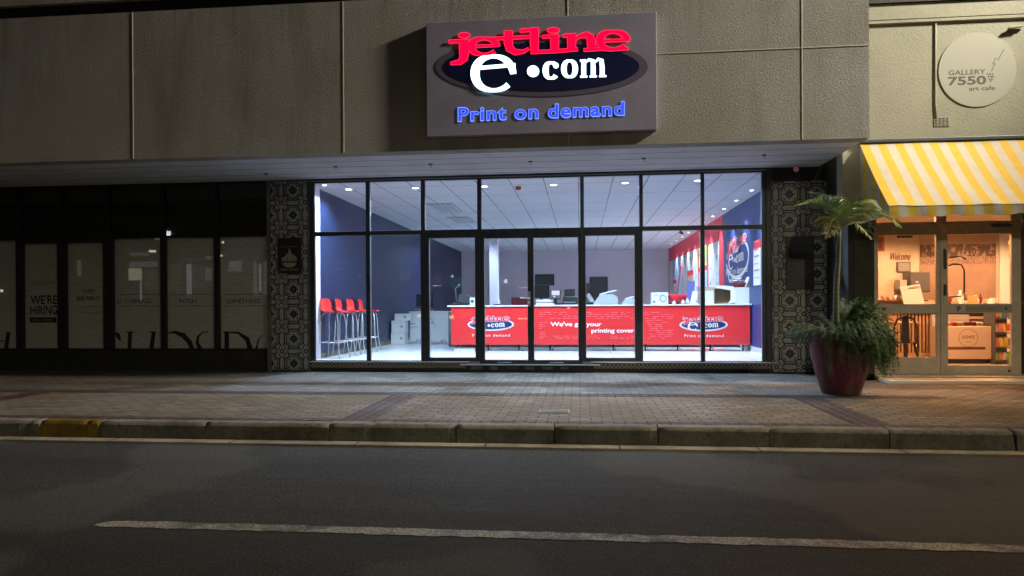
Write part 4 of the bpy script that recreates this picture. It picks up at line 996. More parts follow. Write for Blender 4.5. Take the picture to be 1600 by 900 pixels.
def cdoor(x0, x1, p0, p1, lb):
    g = MB(); d = .05; zb_ = .25; zt_ = fz[1]-.004; e = .0005
    zs = [(zb_, lb), (1.185, 1.325), (2.37, zt_)]
    g.box(x0+e, p0, yg-d/2, yg+d/2, zb_, zt_, M_CFR, .005); g.box(p1, x1-e, yg-d/2, yg+d/2, zb_, zt_, M_CFR, .005)
    for a, b in zs: g.box(p0, p1, yg-d/2, yg+d/2, a, b, M_CFR)
    o = g.build('door', GB)
    for a, b in ((lb, 1.185), (1.325, 2.37)):
        g = MB(); g.face([(p0, yg, a), (p1, yg, a), (p1, yg, b), (p0, yg, b)], M_GLASS); g.build('pane', o, recalc=False)
    return o
d1 = cdoor(X0, X3, X1, X2, .52); d2 = cdoor(X3+.004, X6, X4+.02, X5, .40)
g = MB()
for z0_, z1_ in ((2.02, 2.2), (1.4, 1.95)):
    x = gx(1485); g.tube([(x, yg-.03, z1_-.05), (x+.02, yg-.1, z1_-.03), (x+.13, yg-.11, z1_-.04), (x+.17, yg-.11, z1_-.12), (x+.17, yg-.11, z0_+.1), (x+.13, yg-.1, z0_+.04), (x, yg-.03, z0_+.03)] if z0_ < 2 else [(x, yg-.03, z0_), (x, yg-.1, z0_), (x+.12, yg-.11, z0_+.02), (x+.2, yg-.1, z0_-.03)], .011, M_BLACK)
x = gx(1478.5); g.box(x-.02, x+.02, yg-.04, yg-.025, 1.45, 1.62, M_BLACK, .004); g.box(x-.02, x+.02, yg-.04, yg-.025, 1.85, 2.15, M_BLACK, .004)
g.build('handle', d2)
g = MB(); x = gx(1566); g.box(x-.13, x+.13, yg-.085, yg-.025, fz[1]-.06, fz[1]-.02, M_PRINTD, .008); g.tube([(x+.06, yg-.09, fz[1]-.01), (x-.18, yg-.12, fz[1]-.02)], .01, M_PRINTD); g.build('door_closer', d2)
g = MB(); a, b = gx(1497), gx(1582); g.box(a+.12, b, yg-.034, yg-.025, 1.20, 1.30, M_REND); pf = front(yg-.0345)
g.text('P', a, 1.21, .08, pf, 0, M_INKB, bold=.02); strokes(g, a+.14, 1.225, .05, pf, 0, mat('ochre_ink', (.25, .15, .02), .5), .40, 14); g.box(b-.09, b-.06, yg-.037, yg-.034, 1.235, 1.265, M_INKB); g.build('rail_sign', d2)
g = MB(); a = gx(1382); g.tube([(a, yg-.03, 1.25), (a, yg-.045, 1.25)], .02, M_INKB, 10); g.build('lock', d1)
g = MB(); a = gx(1578); g.tube([(a, yg-.03, .32), (a, yg-.04, .32)], .018, M_INKB, 10); g.build('lock', d2)
g = MB(); g.box(4.43, 7.2, YG-.48, YG+.0, SW-.02, SW+.045, mat('pale_tile_step', (.78, .70, .58), .45), .006)
g.box(4.43, 7.2, YG-.12, YG+.02, SW+.045, .25, M_CFR, .004); g.build('doorstep', GB)
# awning
A = thing('awning', 'yellow and white striped awning over the cafe doors', 'awning', (5.6, YG-.5, 2.55))
M_AY = mat('yellow_awning_cloth', (.52, .33, .008), .75, var=.06, bump=.001, bscale=200); M_AW = mat('cream_awning_cloth', (.42, .385, .30), .75, var=.06, bump=.001, bscale=200)
tz = 3.755; ty = YG-.03; fy = YG-1.0; fzv = aY(1385, 322, fy).z; ax0 = 4.22
ax0 = aY(1344, 240, ty).x
bz = fzv; g = MB(); w = .122; x = ax0; k = 0
while x < 9:
    mm = M_AY if k % 2 == 0 else M_AW; nseg = 8
    for s_ in range(nseg):
        t0, t1 = s_/nseg, (s_+1)/nseg
        def ap(xx, t): return (xx, ty+(fy-ty)*t, tz+(bz-tz)*t-(.035+.016*math.cos(xx*3.1+.6))*math.sin(math.pi*t)+.006*math.sin(xx*11+t*4)*t+.004*math.sin(xx*5.3-t*9))
        f = g.face([ap(x, t0), ap(x+w, t0), ap(x+w, t1), ap(x, t1)], mm)
    x += w; k += 1
bmesh.ops.remove_doubles(g.bm, verts=g.bm.verts, dist=.001); xe = x
o = g.build('canopy_cloth', A); md = o.modifiers.new('s', 'SOLIDIFY'); md.thickness = .006
g = MB(); x = ax0; k = 0
while x < xe-.01:
    mm = M_AY if k % 2 == 0 else M_AW
    for s_ in range(8):
        xa_, xb_ = x+w*s_/8, x+w*(s_+1)/8
        def sc_(xx): return bz-.125-.03*abs(math.sin(math.pi*(xx-ax0)/.42))
        wv = lambda xx: fy-.006+.008*math.sin(xx*14)
        g.face([(xa_, fy, bz+.0), (xb_, fy, bz+.0), (xb_, wv(xb_), sc_(xb_)), (xa_, wv(xa_), sc_(xa_))], mm)
    x += w; k += 1
bmesh.ops.remove_doubles(g.bm, verts=g.bm.verts, dist=.001)
o = g.build('valance', A); md = o.modifiers.new('s', 'SOLIDIFY'); md.thickness = .005
g = MB(); nst = 7
for k in range(nst):
    y0_ = ty+(fy-ty)*k/nst; y1_ = ty+(fy-ty)*(k+1)/nst; z0_ = tz+(bz-tz)*k/nst-.035*math.sin(math.pi*k/nst); z1_ = tz+(bz-tz)*(k+1)/nst-.035*math.sin(math.pi*(k+1)/nst)
    g.face([(ax0, y0_, z0_), (ax0, y1_, z1_), (ax0, y1_, bz-.13), (ax0, y0_, bz-.13)], M_AY if k % 2 == 1 else M_AW)
bmesh.ops.remove_doubles(g.bm, verts=g.bm.verts, dist=.001)
o = g.build('side_cloth', A); md = o.modifiers.new('s', 'SOLIDIFY'); md.thickness = .004
g = MB(); g.tube([(ax0+.01, fy+.01, bz-.012), (xe, fy+.01, bz-.012)], .012, M_PRINTER); g.tube([(ax0+.02, ty-.01, bz), (ax0+.02, fy+.01, bz-.012)], .012, M_PRINTER); g.box(ax0-.03, xe, YG-.06, YG-.001, tz+.005, tz+.06, M_PRINTD, .01)
g.build('frame', A)
# round sign
T = thing('round_sign', 'round pale cafe sign lettered GALLERY 7550 art cafe', 'sign', (5.905, YG, 4.26))
pg = front(YG); g = MB(); g.ell(5.905, 4.815, .545, .552, pg, .0, .012, mat('pale_sign_disc', (.40, .385, .29), .6), 72); g.build('disc', T)
g = MB(); M_GI = mat('brown_sign_ink', (.10, .085, .05), .5)
def gp(x, y): q = aY(x, y, YG-.03); return q.x, q.z
a = gp(1483, 117); b = gp(1541, 115); g.text('GALLERY', a[0], a[1], .075, pg, .0125, M_GI, w=b[0]-a[0], bold=.02)
a = gp(1482, 132.5); b = gp(1542, 131); g.text('7550', a[0], a[1], .125, pg, .0125, M_GI, w=b[0]-a[0], bold=.03)
a = gp(1515, 141); b = gp(1556, 140); g.text('art cafe', a[0], a[1], .062, pg, .0125, M_GI, w=b[0]-a[0], bold=.02)
g.ribbon([gp(*q) for q in ((1550, 111), (1556, 98), (1552, 100), (1557, 89), (1560, 94), (1570, 76))], .010, pg, .012, .0128, M_GI)
for r_i, (y, xs_) in enumerate(((115, (1544, 1548, 1552)), (119, (1545.5, 1549.5, 1553)), (123, (1547, 1551)), (126, (1549,)))):
    for x in xs_: q = gp(x, y); g.ell(q[0], q[1], .013, .012, pg, .012, .0135, M_GI, 10)
g.build('lettering', T)
g = MB(); p0, p1, p2 = gp(1463, 36), gp(1462.5, 120), gp(1464, 183)
g.tube([(p0[0], YG-.012, p0[1]), (p1[0], YG-.012, p1[1]), (p2[0]-.012, YG-.012, p2[1]+.2), (p2[0], YG-.012, p2[1])], .010, M_REND)
tag(g.build('cable'), 'painted cable running down the wall left of the round sign', 'cable')
g = MB(); a = gp(1460.5, 182.5); b = gp(1485.5, 196.5); g.box(a[0], b[0], YG-.008, YG, b[1], a[1], M_REND, .003)
for i in range(4):
    for j in range(5): x = a[0]+.012+(b[0]-a[0]-.02)*(i+.0)/4; z = b[1]+.012+(a[1]-b[1]-.016)*j/5; g.box(x, x+.036, YG-.0095, YG-.007, z, z+.013, M_INKB)
tag(g.build('air_brick'), 'small pierced air brick under the cable on the cafe wall', 'vent')
g = MB(); q = gp(1585, 43.5); g.obox((q[0], YG-.05, q[1]), (.2, .05, .02), M_REND, (0, R(-6), 0), .006); g.box(q[0]-.08, q[0]+.1, YG-.03, YG, q[1]-.03, q[1]-.013, M_PRINTD)
tag(g.build('wall_bracket'), 'little dark bracket on the wall above the round sign', 'bracket')

# café interior things (all real, at their own depth)
FC = .27
WARM = (1.0, .46, .20)
for k, (x, y) in enumerate(((5.2, -.3), (6.6, -.3), (8.0, .6), (6.4, 2.2), (8.2, 2.2))):
    T = thing('ceiling_lamp', ['warm ceiling lamp just inside the fixed cafe door', 'warm ceiling lamp over the cafe entrance', 'warm ceiling lamp above the snack rack', 'warm ceiling lamp before the mural', 'warm ceiling lamp in the far corner of the cafe'][k], 'lamp', (x, y, 2.9), 'warm ceiling lamps in the cafe')
    g = MB(); g.lathe([(.001, 0), (.12, 0), (.12, -.02), (.11, -.02), (.001, -.02)], (x, y, 2.9), M_WHITE, 24); g.build('housing', T)
    g = MB(); g.lathe([(.001, -.021), (.10, -.021), (.10, -.035), (.001, -.04)], (x, y, 2.9), emis('warm_lens', (1, .6, .3), 5), 24); g.build('diffuser', T)
    spot('bulb', (0, 0, -.06), 320, WARM, R(165), .4, .1, T)
def cx_(px, Y): return aY(px, 470, Y).x
def cz_(py, Y): return aY(1450, py, Y).z
M_WOOD = mat('pale_wood', (.50, .32, .18), .5, var=.15); M_WOODD = mat('dark_slot', (.10, .04, .02), .7)
Y1 = 1.6
T = thing('cafe_counter', 'slatted wooden cafe counter seen through the left door', 'counter', (cx_(1420, Y1), Y1+.3, FC))
a, b = cx_(1388, Y1), cx_(1560, Y1); g = MB(); g.box(a, b, Y1+.02, Y1+.6, FC+.14, 1.15, M_WOODD); g.box(a, b, Y1-.01, Y1+.6, FC, FC+.14, M_WOOD); g.build('body', T)
g = MB(); x = cx_(1403, Y1)
while x < cx_(1473, Y1): g.box(x, x+.032, Y1, Y1+.02, FC+.14, 1.15, M_WOOD, .004); x += .063
g.box(a, cx_(1403, Y1)-.02, Y1, Y1+.02, FC+.14, 1.15, M_WOOD); g.build('slats', T)
g = MB(); g.box(a-.03, b+.03, Y1-.06, Y1+.62, 1.15, 1.20, M_WOOD, .006); g.build('counter_top', T)
# menu stand, plants, jars
g = MB(); x = cx_(1430, Y1); g.obox((x, Y1+.1, 1.20+.24), (.36, .015, .47), M_PAPER, (R(-10), R(-8), 0), .003); g.obox((x+.02, Y1+.082, 1.20+.44), (.22, .01, .02), M_INKG, (R(-10), R(-8), 0))
g.obox((x+.03, Y1+.14, 1.215), (.3, .14, .03), M_WOOD); tag(g.build('menu_stand'), 'tall white menu board leaning on the slatted counter', 'menu')
M_LEAF = mat('green_leaf', (.06, .12, .025), .6, var=.4, vscale=20); random.seed(21)
T = thing('herb_pot', 'small green herb trough left of the menu board', 'plant', (cx_(1405, Y1), Y1+.1, 1.20)); x = cx_(1407, Y1)
g = MB(); g.box(x-.16, x+.14, Y1+.04, Y1+.16, 1.20, 1.25, M_WOOD, .004); g.build('trough', T)
g = MB()
for k in range(120): q = Vector((x+random.uniform(-.15, .13), Y1+.1+random.uniform(-.05, .05), 1.24)); d = Vector((random.gauss(0, .02), random.gauss(0, .02), random.uniform(.03, .07))); s_ = Vector((.006, .002, 0)); g.face([q-s_, q+s_, q+d], M_LEAF)
g.build('leaves', T)
g = MB(); x = cx_(1525, Y1-.1); g.obox((x, Y1+.0, 1.2+.14), (.17, .012, .26), mat('orange_paper', (.75, .36, .12), .6), (R(-8), 0, 0), .002); tag(g.build('price_card'), 'orange card standing on the cafe counter behind the right door', 'card')
g = MB(); x = cx_(1518, Y1); g.box(x-.42, x+.32, Y1-.05, Y1+.25, 1.2, 1.222, mat('red_tray', (.35, .05, .04), .5), .006); tag(g.build('tray'), 'long dark red tray on the counter behind the right cafe door', 'tray')
for k, px in enumerate((1492, 1500, 1509, 1541, 1548, 1555)):
    x = cx_(px, Y1+.2); g = MB(); h = random.uniform(.12, .22); g.lathe([(.001, 0), (.055, 0), (.06, h*.7), (.04, h*.85), (.042, h), (.001, h)], (x, Y1+.2+.05*(k % 2), 1.223), (M_CARD, M_PAPER, M_PRINTER)[k % 3], 16)
    tag(g.build('jar'), ['first jar from the left on the cafe counter', 'second jar from the left on the cafe counter', 'jar just left of the orange card', 'jar right of the orange card', 'fifth jar on the cafe counter', 'jar nearest the snack rack'][k], 'jar', 'jars on the cafe counter')
YW = 3.44
T = thing('wall_shelf', 'shelf with rows of cups on the cafe back wall', 'shelf', (cx_(1400, YW), YW-.15, 1.38)); a, b = cx_(1368, YW), cx_(1440, YW)
g = MB(); g.box(a, b, YW-.28, YW, 1.375, 1.40, M_WOODD, .004); g.box(a, b, YW-.03, YW, .9, 1.37, M_WOOD); g.build('board', T)
k = 0; x = a+.1
while x < b-.1:
    g = MB(); h = random.uniform(.07, .12); g.lathe([(.001, 0), (.03, 0), (.042, h), (.038, h), (.001, .01)], (x, YW-.15, 1.40), random.choice((M_PAPER, M_CARD, M_PRINTER, M_WOOD)), 14)
    tag(g.build('cup'), ['leftmost', 'second', 'third', 'fourth', 'fifth', 'sixth', 'seventh', 'eighth', 'ninth', 'tenth', 'eleventh', 'twelfth'][k]+' cup from the left on the cafe wall shelf', 'cup', 'cups on the cafe shelf'); k += 1; x += random.uniform(.10, .15)
for k in range(9):
    px = 1484+k*8.0; x = cx_(px, 3.2); g = MB(); h = random.uniform(.14, .34); r0 = random.uniform(.035, .07)
    g.lathe([(.001, 0), (r0, 0), (r0, h*.6), (r0*.4, h*.78), (r0*.4, h), (.001, h)], (x, 3.2, 1.28), random.choice((M_CARD, M_PAPER, M_PRINTER, M_WOOD, M_WOODD, M_MAROON)), 14)
    tag(g.build('bottle'), ['first', 'second', 'third', 'fourth', 'fifth', 'sixth', 'seventh', 'eighth', 'ninth'][k]+' bottle from the left on the cafe back counter below the mural', 'bottle', 'bottles below the cafe mural')
T = thing('back_counter', 'low wooden back counter below the sepia mural', 'counter', (cx_(1515, 3.2), 3.2, FC)); a, b = cx_(1440, 3.2), cx_(1556, 3.2)
g = MB(); g.box(a, b, 3.0, 3.43, FC, 1.25, M_WOODD); g.build('body', T); g = MB(); g.box(a, b, 2.97, 3.43, 1.25, 1.28, M_WOOD, .004); g.build('counter_top', T)
T = thing('coffee_machine', 'dark coffee machine against the cafe back wall', 'coffee machine', (cx_(1425, YW), YW-.25, 1.40)); x = cx_(1424, YW)
g = MB(); g.box(x-.19, x+.19, YW-.40, YW-.02, 1.56, 1.98, M_PRINTD, .02); g.build('body', T)
g = MB(); g.box(x-.1, x-.04, YW-.406, YW-.40, 1.75, 1.79, emis('warm_indicator', (1, .7, .5), .9)); g.box(x-.36, x-.22, YW-.3, YW-.05, 1.62, 1.82, M_PRINTER, .01); g.build('panel', T)
g = MB(); pf = front(YW-.01); a = aY(1391, 402, YW); b = aY(1422, 402, YW)
g.text('Welcome', a.x, a.z-.06, .16, pf, 0, M_WOODD, w=b.x-a.x, shear=.35, ext=.01); g.box(a.x+.12, b.x+.0, YW-.03, YW-.0, a.z-.32, a.z-.1, M_PRINTD, .005); g.box(a.x+.15, b.x-.02, YW-.034, YW-.03, a.z-.3, a.z-.12, M_INKG)
tag(g.build('welcome_sign'), 'cursive Welcome sign with grey board on the cafe back wall', 'sign')
g = MB(); a = aY(1364, 370, YW); b = aY(1381, 392, YW); g.box(a.x+.02, b.x, YW-.03, YW, b.z, a.z, mat('rust_frame', (.30, .08, .03), .6), .005); g.box(a.x+.07, b.x-.05, YW-.034, YW-.03, b.z+.05, a.z-.05, M_WOODD)
tag(g.build('picture'), 'small rust brown picture at the top left of the cafe wall', 'picture')
g = MB(); a = aY(1403, 369, YW-.1); g.box(a.x, a.x+.26, YW-.2, YW-.05, a.z-.04, a.z+.05, M_BLACK, .01); tag(g.build('speaker'), 'small black wall speaker above the Welcome sign', 'speaker')
# mural: generic mottled sepia landscape panel
n = NT('sepia_mural', .6); sx, sy, sz = n.sep(); bl = n.noise(9, 5, .7, n.map((1.3, 1, .9))); fine = n.noise(30, 4, .6)
band = n.math('COMPARE', sz, 1.02, .13); f1 = n.math('MULTIPLY', band, n.rng(bl, .42, .50)); f2 = n.math('MULTIPLY', n.math('COMPARE', sz, .82, .09), n.rng(fine, .48, .56))
c = n.mix(n.rng(n.noise(2.5, 4), .3, .7), (.36, .25, .19), (.26, .18, .14)); c = n.mix(n.math('MAXIMUM', f1, n.math('MULTIPLY', f2, .7)), c, (.06, .035, .03)); n.col(c); M_MUR = n.m
a = aY(1437, 350, YW); b = aY(1556, 450, YW); g = MB(); g.box(a.x, b.x, YW-.012, YW-.001, 1.42, 2.80, M_MUR); tag(g.build('mural'), 'large sepia mural with a dark mottled band on the cafe back wall', 'mural')
g = MB(); a = aY(1560, 450, YW).x; g.box(a, a+.3, YW-.06, YW-.0, .27, 2.88, M_WHITE, .01); tag(g.build('pillar'), 'pale pilaster at the right end of the mural', 'pillar')
# display cabinet
Y2 = .9
T = thing('display_cabinet', 'pale ice cream cabinet with round emblem and glass top', 'cabinet', (cx_(1516, Y2), Y2+.3, FC))
a, b = cx_(1479, Y2), cx_(1549, Y2); zt2 = cz_(510, Y2); g = MB(); M_CAB = mat('cream_laminate', (.62, .50, .40), .4)
g.box(a, b, Y2, Y2+.6, FC+.08, zt2, M_CAB, .01); g.box(a, b-.1, Y2-.002, Y2+.01, cz_(546, Y2), cz_(542, Y2), M_WOODD); g.box(a+.03, b-.03, Y2+.03, Y2+.55, FC, FC+.08, M_INKB); g.build('body', T)
g = MB(); pf = front(Y2-.001); q = aY(1513, 528, Y2); rr = .155
g.ribbon(arc(q.x, q.z, rr, rr, 0, 360, 40), .007, pf, 0, .001, M_WOODD); g.text('soet', q.x, q.z-.01, .085, pf, 0, M_WOODD, w=.21, align='C'); strokes(g, q.x-.04, q.z-.08, .02, pf, 0, M_WOODD, .08, 5); g.build('emblem', T)
g = MB(); g.box(a, b-.1, Y2+.05, Y2+.06, zt2+.13, zt2+.17, M_CAB); g.box(a, b-.1, Y2+.5, Y2+.55, zt2, zt2+.2, M_PRINTER)
for k in range(6): g.box(a+.06+k*.11, a+.14+k*.11, Y2+.15, Y2+.4, zt2, zt2+.07, random.choice((M_RED, M_CARD, M_PAPER, M_WOOD, M_MAROON)), .01)
g.build('display_shelf', T)
g = MB(); g.face([(a, Y2+.05, zt2), (b-.1, Y2+.05, zt2), (b-.1, Y2+.05, zt2+.2), (a, Y2+.05, zt2+.2)], M_GLASS); g.build('glass_front', T, recalc=False)
# snack rack
Y3 = .8; T = thing('snack_rack', 'tall rack of colourful packets at the right of the cafe doors', 'rack', (cx_(1570, Y3), Y3+.2, FC))
a, b = cx_(1554, Y3), cx_(1590, Y3); g = MB(); g.box(a, b, Y3+.3, Y3+.33, FC, 1.25, M_PRINTD); g.box(a, a+.02, Y3, Y3+.3, FC, 1.25, M_PRINTD)
for z in (.3, .55, .8, 1.05): g.box(a, b, Y3, Y3+.3, z, z+.015, M_PRINTD)
g.build('frame', T); g = MB(); random.seed(9)
cols = [mat('packet_%d' % k, c_, .4) for k, c_ in enumerate(((.6, .1, .05), (.15, .4, .08), (.6, .45, .08), (.5, .5, .48), (.55, .18, .2), (.1, .15, .3)))]
for z in (.315, .565, .815, 1.065):
    x = a+.03
    while x < b-.06: w_ = random.uniform(.04, .08); g.obox((x+w_/2, Y3+.08, z+.09), (w_, .08, random.uniform(.13, .18)), random.choice(cols), (random.uniform(-.1, .1), random.uniform(-.15, .15), 0), .008); x += w_+.008
o = g.build('packets', T)
g = MB(); q = aY(1590, 398, .3); 
for dx, dz, m_, r0 in ((0, 0, cols[4], .12), (-.03, .2, cols[2], .10)):
    g.lathe([(.001, -r0)]+[(r0*math.cos(R(t)), r0*math.sin(R(t))) for t in range(-75, 90, 15)]+[(.001, r0)], (q.x+dx, .3, q.z+dz), m_, 20)
g.tube([(q.x, .3, q.z-.1), (q.x-.08, .3, .9), (q.x-.06, .3, FC)], .006, M_BLACK)
tag(g.build('balloons'), 'pink and orange balloons on a thin stick at the right door edge', 'balloons')
# table and chair
T = thing('cafe_table', 'small wooden cafe table just inside the left door', 'table', (cx_(1402, .1), .1, FC)); x = cx_(1400, .05); zt3 = aY(1400, 503, .05).z
g = MB(); g.box(x-.32, x+.28, -.2, .35, zt3-.03, zt3, M_WOOD, .005); g.build('tabletop', T)
for sx in (-1, 1):
    for sy in (-1, 1): g = MB(); g.tube([(x-.02+sx*.24, .07+sy*.2, zt3-.03), (x-.02+sx*.27, .07+sy*.23, FC)], .018, M_BLACK); g.build('leg', T)
M_TOL = mat('bronze_sheet_metal', (.10, .07, .055), .3, metal=.9)
T = thing('metal_chair', 'dark bronze metal chair tucked at the cafe table', 'chair', (cx_(1405, -.2), -.25, FC)); x = cx_(1404, -.3); y = -.35
g = MB(); g.obox((x, y, FC+.45), (.36, .36, .02), M_TOL, bev=.008); g.build('seat', T)
g = MB(); pb_ = Pl((x, y-.17, FC), (1, 0, 0), (0, 0, 1)); g.ribbon([(-.17, .45), (-.17, .70), (-.12, .82), (0, .86), (.12, .82), (.17, .70), (.17, .45)], .03, pb_, 0, .02, M_TOL); g.ribbon([(0, .46), (0, .85)], [.13, .10], pb_, 0, .012, M_TOL); g.build('backrest', T)
for sx in (-1, 1):
    for sy in (-1, 1):
        g = MB(); g.tube([(x+sx*.15, y+sy*.15, FC+.44), (x+sx*.21, y+sy*.21, FC)], .026, M_TOL, 4, .014); g.build('leg', T)

# ------------------------------------------------------------------ planter, palm and fern
px_, py_ = 3.33, -2.62
n = NT('dark_red_glaze', .5, .4); c = n.mix(n.rng(n.noise(3, 5), .3, .7), (.085, .014, .024), (.13, .024, .040)); sx, sy, sz = n.sep(); c = n.mix(n.math('MULTIPLY', n.rng(n.noise(7, 6, .7, n.map((1, 1, .3))), .48, .68), .45), c, (.20, .14, .12)); c = n.mix(n.math('MULTIPLY', n.rng(sz, .16, .0), n.rng(n.noise(14, 5), .35, .6)), c, (.10, .08, .06)); n.col(c); n.bump(n.noise(12, 4), .003); M_POT = n.m
T = thing('planter', 'tall dark red glazed pot on the pavement between the shops', 'planter', (px_, py_, SW))
g = MB(); pr_ = [(.001, 0), (.215, 0), (.235, .02), (.30, .25), (.36, .50), (.375, .64), (.365, .74), (.35, .80), (.365, .82), (.365, .845), (.335, .845), (.33, .80), (.001, .78)]
g.lathe(pr_, (px_, py_, SW), M_POT, 48); g.build('pot', T)
g = MB(); g.lathe([(.001, .782), (.325, .785), (.325, .80), (.001, .82)], (px_, py_, SW), mat('dark_soil', (.03, .022, .015), .9, bump=.02), 24); g.build('soil', T)
random.seed(31)
M_F1 = mat('fern_green', (.038, .082, .010), .6, var=.4, vscale=14); M_F2 = mat('fern_olive', (.075, .115, .016), .6, var=.3, vscale=14); M_F3 = mat('fern_dark', (.022, .036, .010), .7)
g = MB()
def sprig(p, d, L, droop, m, nn=12, wl=.035):
    p = Vector(p); d = Vector(d).normalized(); st_ = L/nn; prev = p.copy()
    for k in range(nn):
        d = (d+Vector((0, 0, -droop*st_*(1+k*.25)))).normalized(); q = prev+d*st_
        s_ = d.cross(Vector((random.gauss(0, .3), random.gauss(0, .3), 1))).normalized()
        g.face([prev-s_*.0015, prev+s_*.0015, q+s_*.0012, q-s_*.0012], m)
        if k > 1:
            for j in range(3):
                for sg in (-1, 1):
                    b_ = prev+(q-prev)*random.random(); e = b_+(s_*sg*random.uniform(.5, 1.1)+d*random.uniform(.1, .8)+Vector((random.gauss(0, .3), random.gauss(0, .3), random.gauss(0, .3))))*wl*(1-.5*k/nn)
                    w_ = d*.0030; g.face([b_-w_, b_+w_, e], m)
        # keep off the pot wall
        rr = math.hypot(q.x-px_, q.y-py_)
        if q.z < SW+.82 and rr < .40: q.x = px_+(q.x-px_)*.41/max(rr, .01); q.y = py_+(q.y-py_)*.41/max(rr, .01)
        if q.z < SW+.03: break
        prev = q
for k in range(1250):
    a = random.uniform(0, 2*math.pi); side = math.cos(a); r0 = random.uniform(.02, .30)
    if side < -.1 and random.random() > .45: continue
    Lm = .55 if side > -.1 else .20
    L = random.uniform(.2, 1)*Lm+.14; el = random.uniform(.2, 2.2) if side > -.1 else random.uniform(.1, 1.2)
    sprig((px_+r0*math.cos(a), py_+r0*math.sin(a), SW+.80), (math.cos(a), math.sin(a), el), L, random.uniform(1.5, 6), random.choices((M_F1, M_F2, M_F3), (5, 3, 3))[0])
for k in range(420):   # hanging mass on the right, thrown well clear of the pot
    if k % 2:
        a = random.gauss(-.2, .9); sprig((px_+.22*math.cos(a), py_+.22*math.sin(a), SW+.80), (math.cos(a)*.8, math.sin(a)*.8, random.uniform(.8, 2.6)), random.uniform(.25, .6), random.uniform(2, 5), random.choice((M_F1, M_F2, M_F3)), 12, .05)
    a = random.gauss(-.25, .8); L = random.uniform(.3, .75)
    sprig((px_+.2*math.cos(a), py_+.2*math.sin(a), SW+.80+random.uniform(0, .08)), (math.cos(a), math.sin(a), random.uniform(.1, 1.2)), L, random.uniform(2, 6), random.choices((M_F1, M_F2, M_F3), (5, 2, 4))[0], 14, .055)
for k in range(420):   # taller crown of the bush on the right
    a = random.uniform(-1.6, 1.6); r0 = random.uniform(0, .24)
    sprig((px_+.06+r0*math.cos(a), py_+r0*math.sin(a), SW+.82), (math.cos(a)*.55, math.sin(a)*.5, random.uniform(1.2, 3)), random.uniform(.25, .50), random.uniform(1, 3.2), random.choices((M_F1, M_F2, M_F3), (5, 3, 3))[0], 12, .05)
tag(g.build('trailing_fern', loc=(px_, py_, SW+.8), recalc=False), 'bushy fern spilling over the right side of the red pot', 'fern')
PT_ = thing('palm', 'young palm with arching fronds rising out of the red pot', 'palm', (px_, py_, SW+.8))
M_TRK = NT('palm_trunk', .8); sx, sy, sz = M_TRK.sep(); rg_ = M_TRK.math('PINGPONG', sz, .03)
M_TRK.col(M_TRK.mix(M_TRK.rng(rg_, .0, .008), (.05, .045, .03), M_TRK.mix(M_TRK.rng(M_TRK.noise(8), .3, .7), (.15, .13, .08), (.09, .10, .045)))); M_TRK = M_TRK.m
base = Vector((px_-.06, py_, SW+.78)); crown = aY(1311, 375, py_)
g = MB(); g.tube([base, base+Vector((.005, 0, .15)), base.lerp(crown, .5)+Vector((-.012, 0, 0)), base.lerp(crown, .75)+Vector((.0, 0, 0)), crown, crown+Vector((.01, 0, .12))], .042, M_TRK, 14, .021); g.build('trunk', PT_)
M_PL = mat('palm_leaf', (.12, .19, .035), .45, var=.35, vscale=9); M_PL2 = mat('palm_leaf_dry', (.20, .22, .07), .5, var=.3, vscale=9)
def frond(pts, leafL, nn=34, m=M_PL, droop=.55, wid=.0125, closed=0, seed=0):
    random.seed(seed); g = MB(); P = [Vector(p) for p in pts]
    def at(t):   # catmull style sampling
        s_ = t*(len(P)-1); i = min(int(s_), len(P)-2); u = s_-i
        p0, p1, p2, p3 = P[max(0, i-1)], P[i], P[i+1], P[min(len(P)-1, i+2)]
        return .5*((2*p1)+(p2-p0)*u+(2*p0-5*p1+4*p2-p3)*u*u+(3*p1-p0-3*p2+p3)*u**3)
    g.tube([at(k/12) for k in range(13)], .008, m, 6, .002)
    nn = int(nn*1.5)
    for k in range(nn):
        t = .12+.88*k/nn; p = at(t); d = (at(min(1, t+.02))-at(max(0, t-.02))).normalized(); sd = d.cross(Vector((0, 0, 1)));
        sd = sd.normalized() if sd.length > .01 else Vector((1, 0, 0)); upv = sd.cross(d)
        L = leafL*1.3*(math.sin(math.pi*min(1, (.25+.75*t)))**.6)*random.uniform(.85, 1.1)*(1 if t < .9 else .7)
        for sg in (-1, 1):
            dr = (sd*sg*(1-closed*.85)+d*(.75+closed)+upv*(.35+random.gauss(0, .12))).normalized(); q = p.copy(); segs = 5; prevL = prevR = None
            for s_ in range(segs+1):
                u = s_/segs; w_ = wid*(1-(u*1.0)**1.6)*(.55+.9*min(1, u*4)) if u < 1 else .0006
                wv = d*w_*.6+upv*w_*.25
                a_, b_ = q+wv, q-wv
                if prevL is not None: g.face([prevL, prevR, b_, a_], m)
                prevL, prevR = a_, b_
                dr = (dr+Vector((0, 0, -droop*u*.9))).normalized(); q = q+dr*L/segs
    g.build('frond', PT_, recalc=False)
def pp(x, y, Y): return aY(x, y, Y)
cr_ = crown+Vector((.01, 0, .10))
frond([cr_, pp(1303, 330, py_-.05), pp(1280, 316, py_-.15), pp(1240, 322, py_-.25)], .26, 36, M_PL, .5, seed=1)
frond([cr_, pp(1318, 338, py_-.1), pp(1350, 330, py_-.2), pp(1385, 340, py_-.3), pp(1408, 356, py_-.4)], .24, 34, M_PL, .55, seed=2)
frond([cr_, pp(1322, 335, py_+.05), pp(1340, 312, py_+.05), pp(1368, 288, py_+.05)], .16, 24, M_PL, .1, .012, 1, seed=3)
frond([cr_, pp(1308, 345, py_-.3), pp(1300, 345, py_-.6), pp(1292, 372, py_-.85)], .24, 28, M_PL2, .6, seed=4)
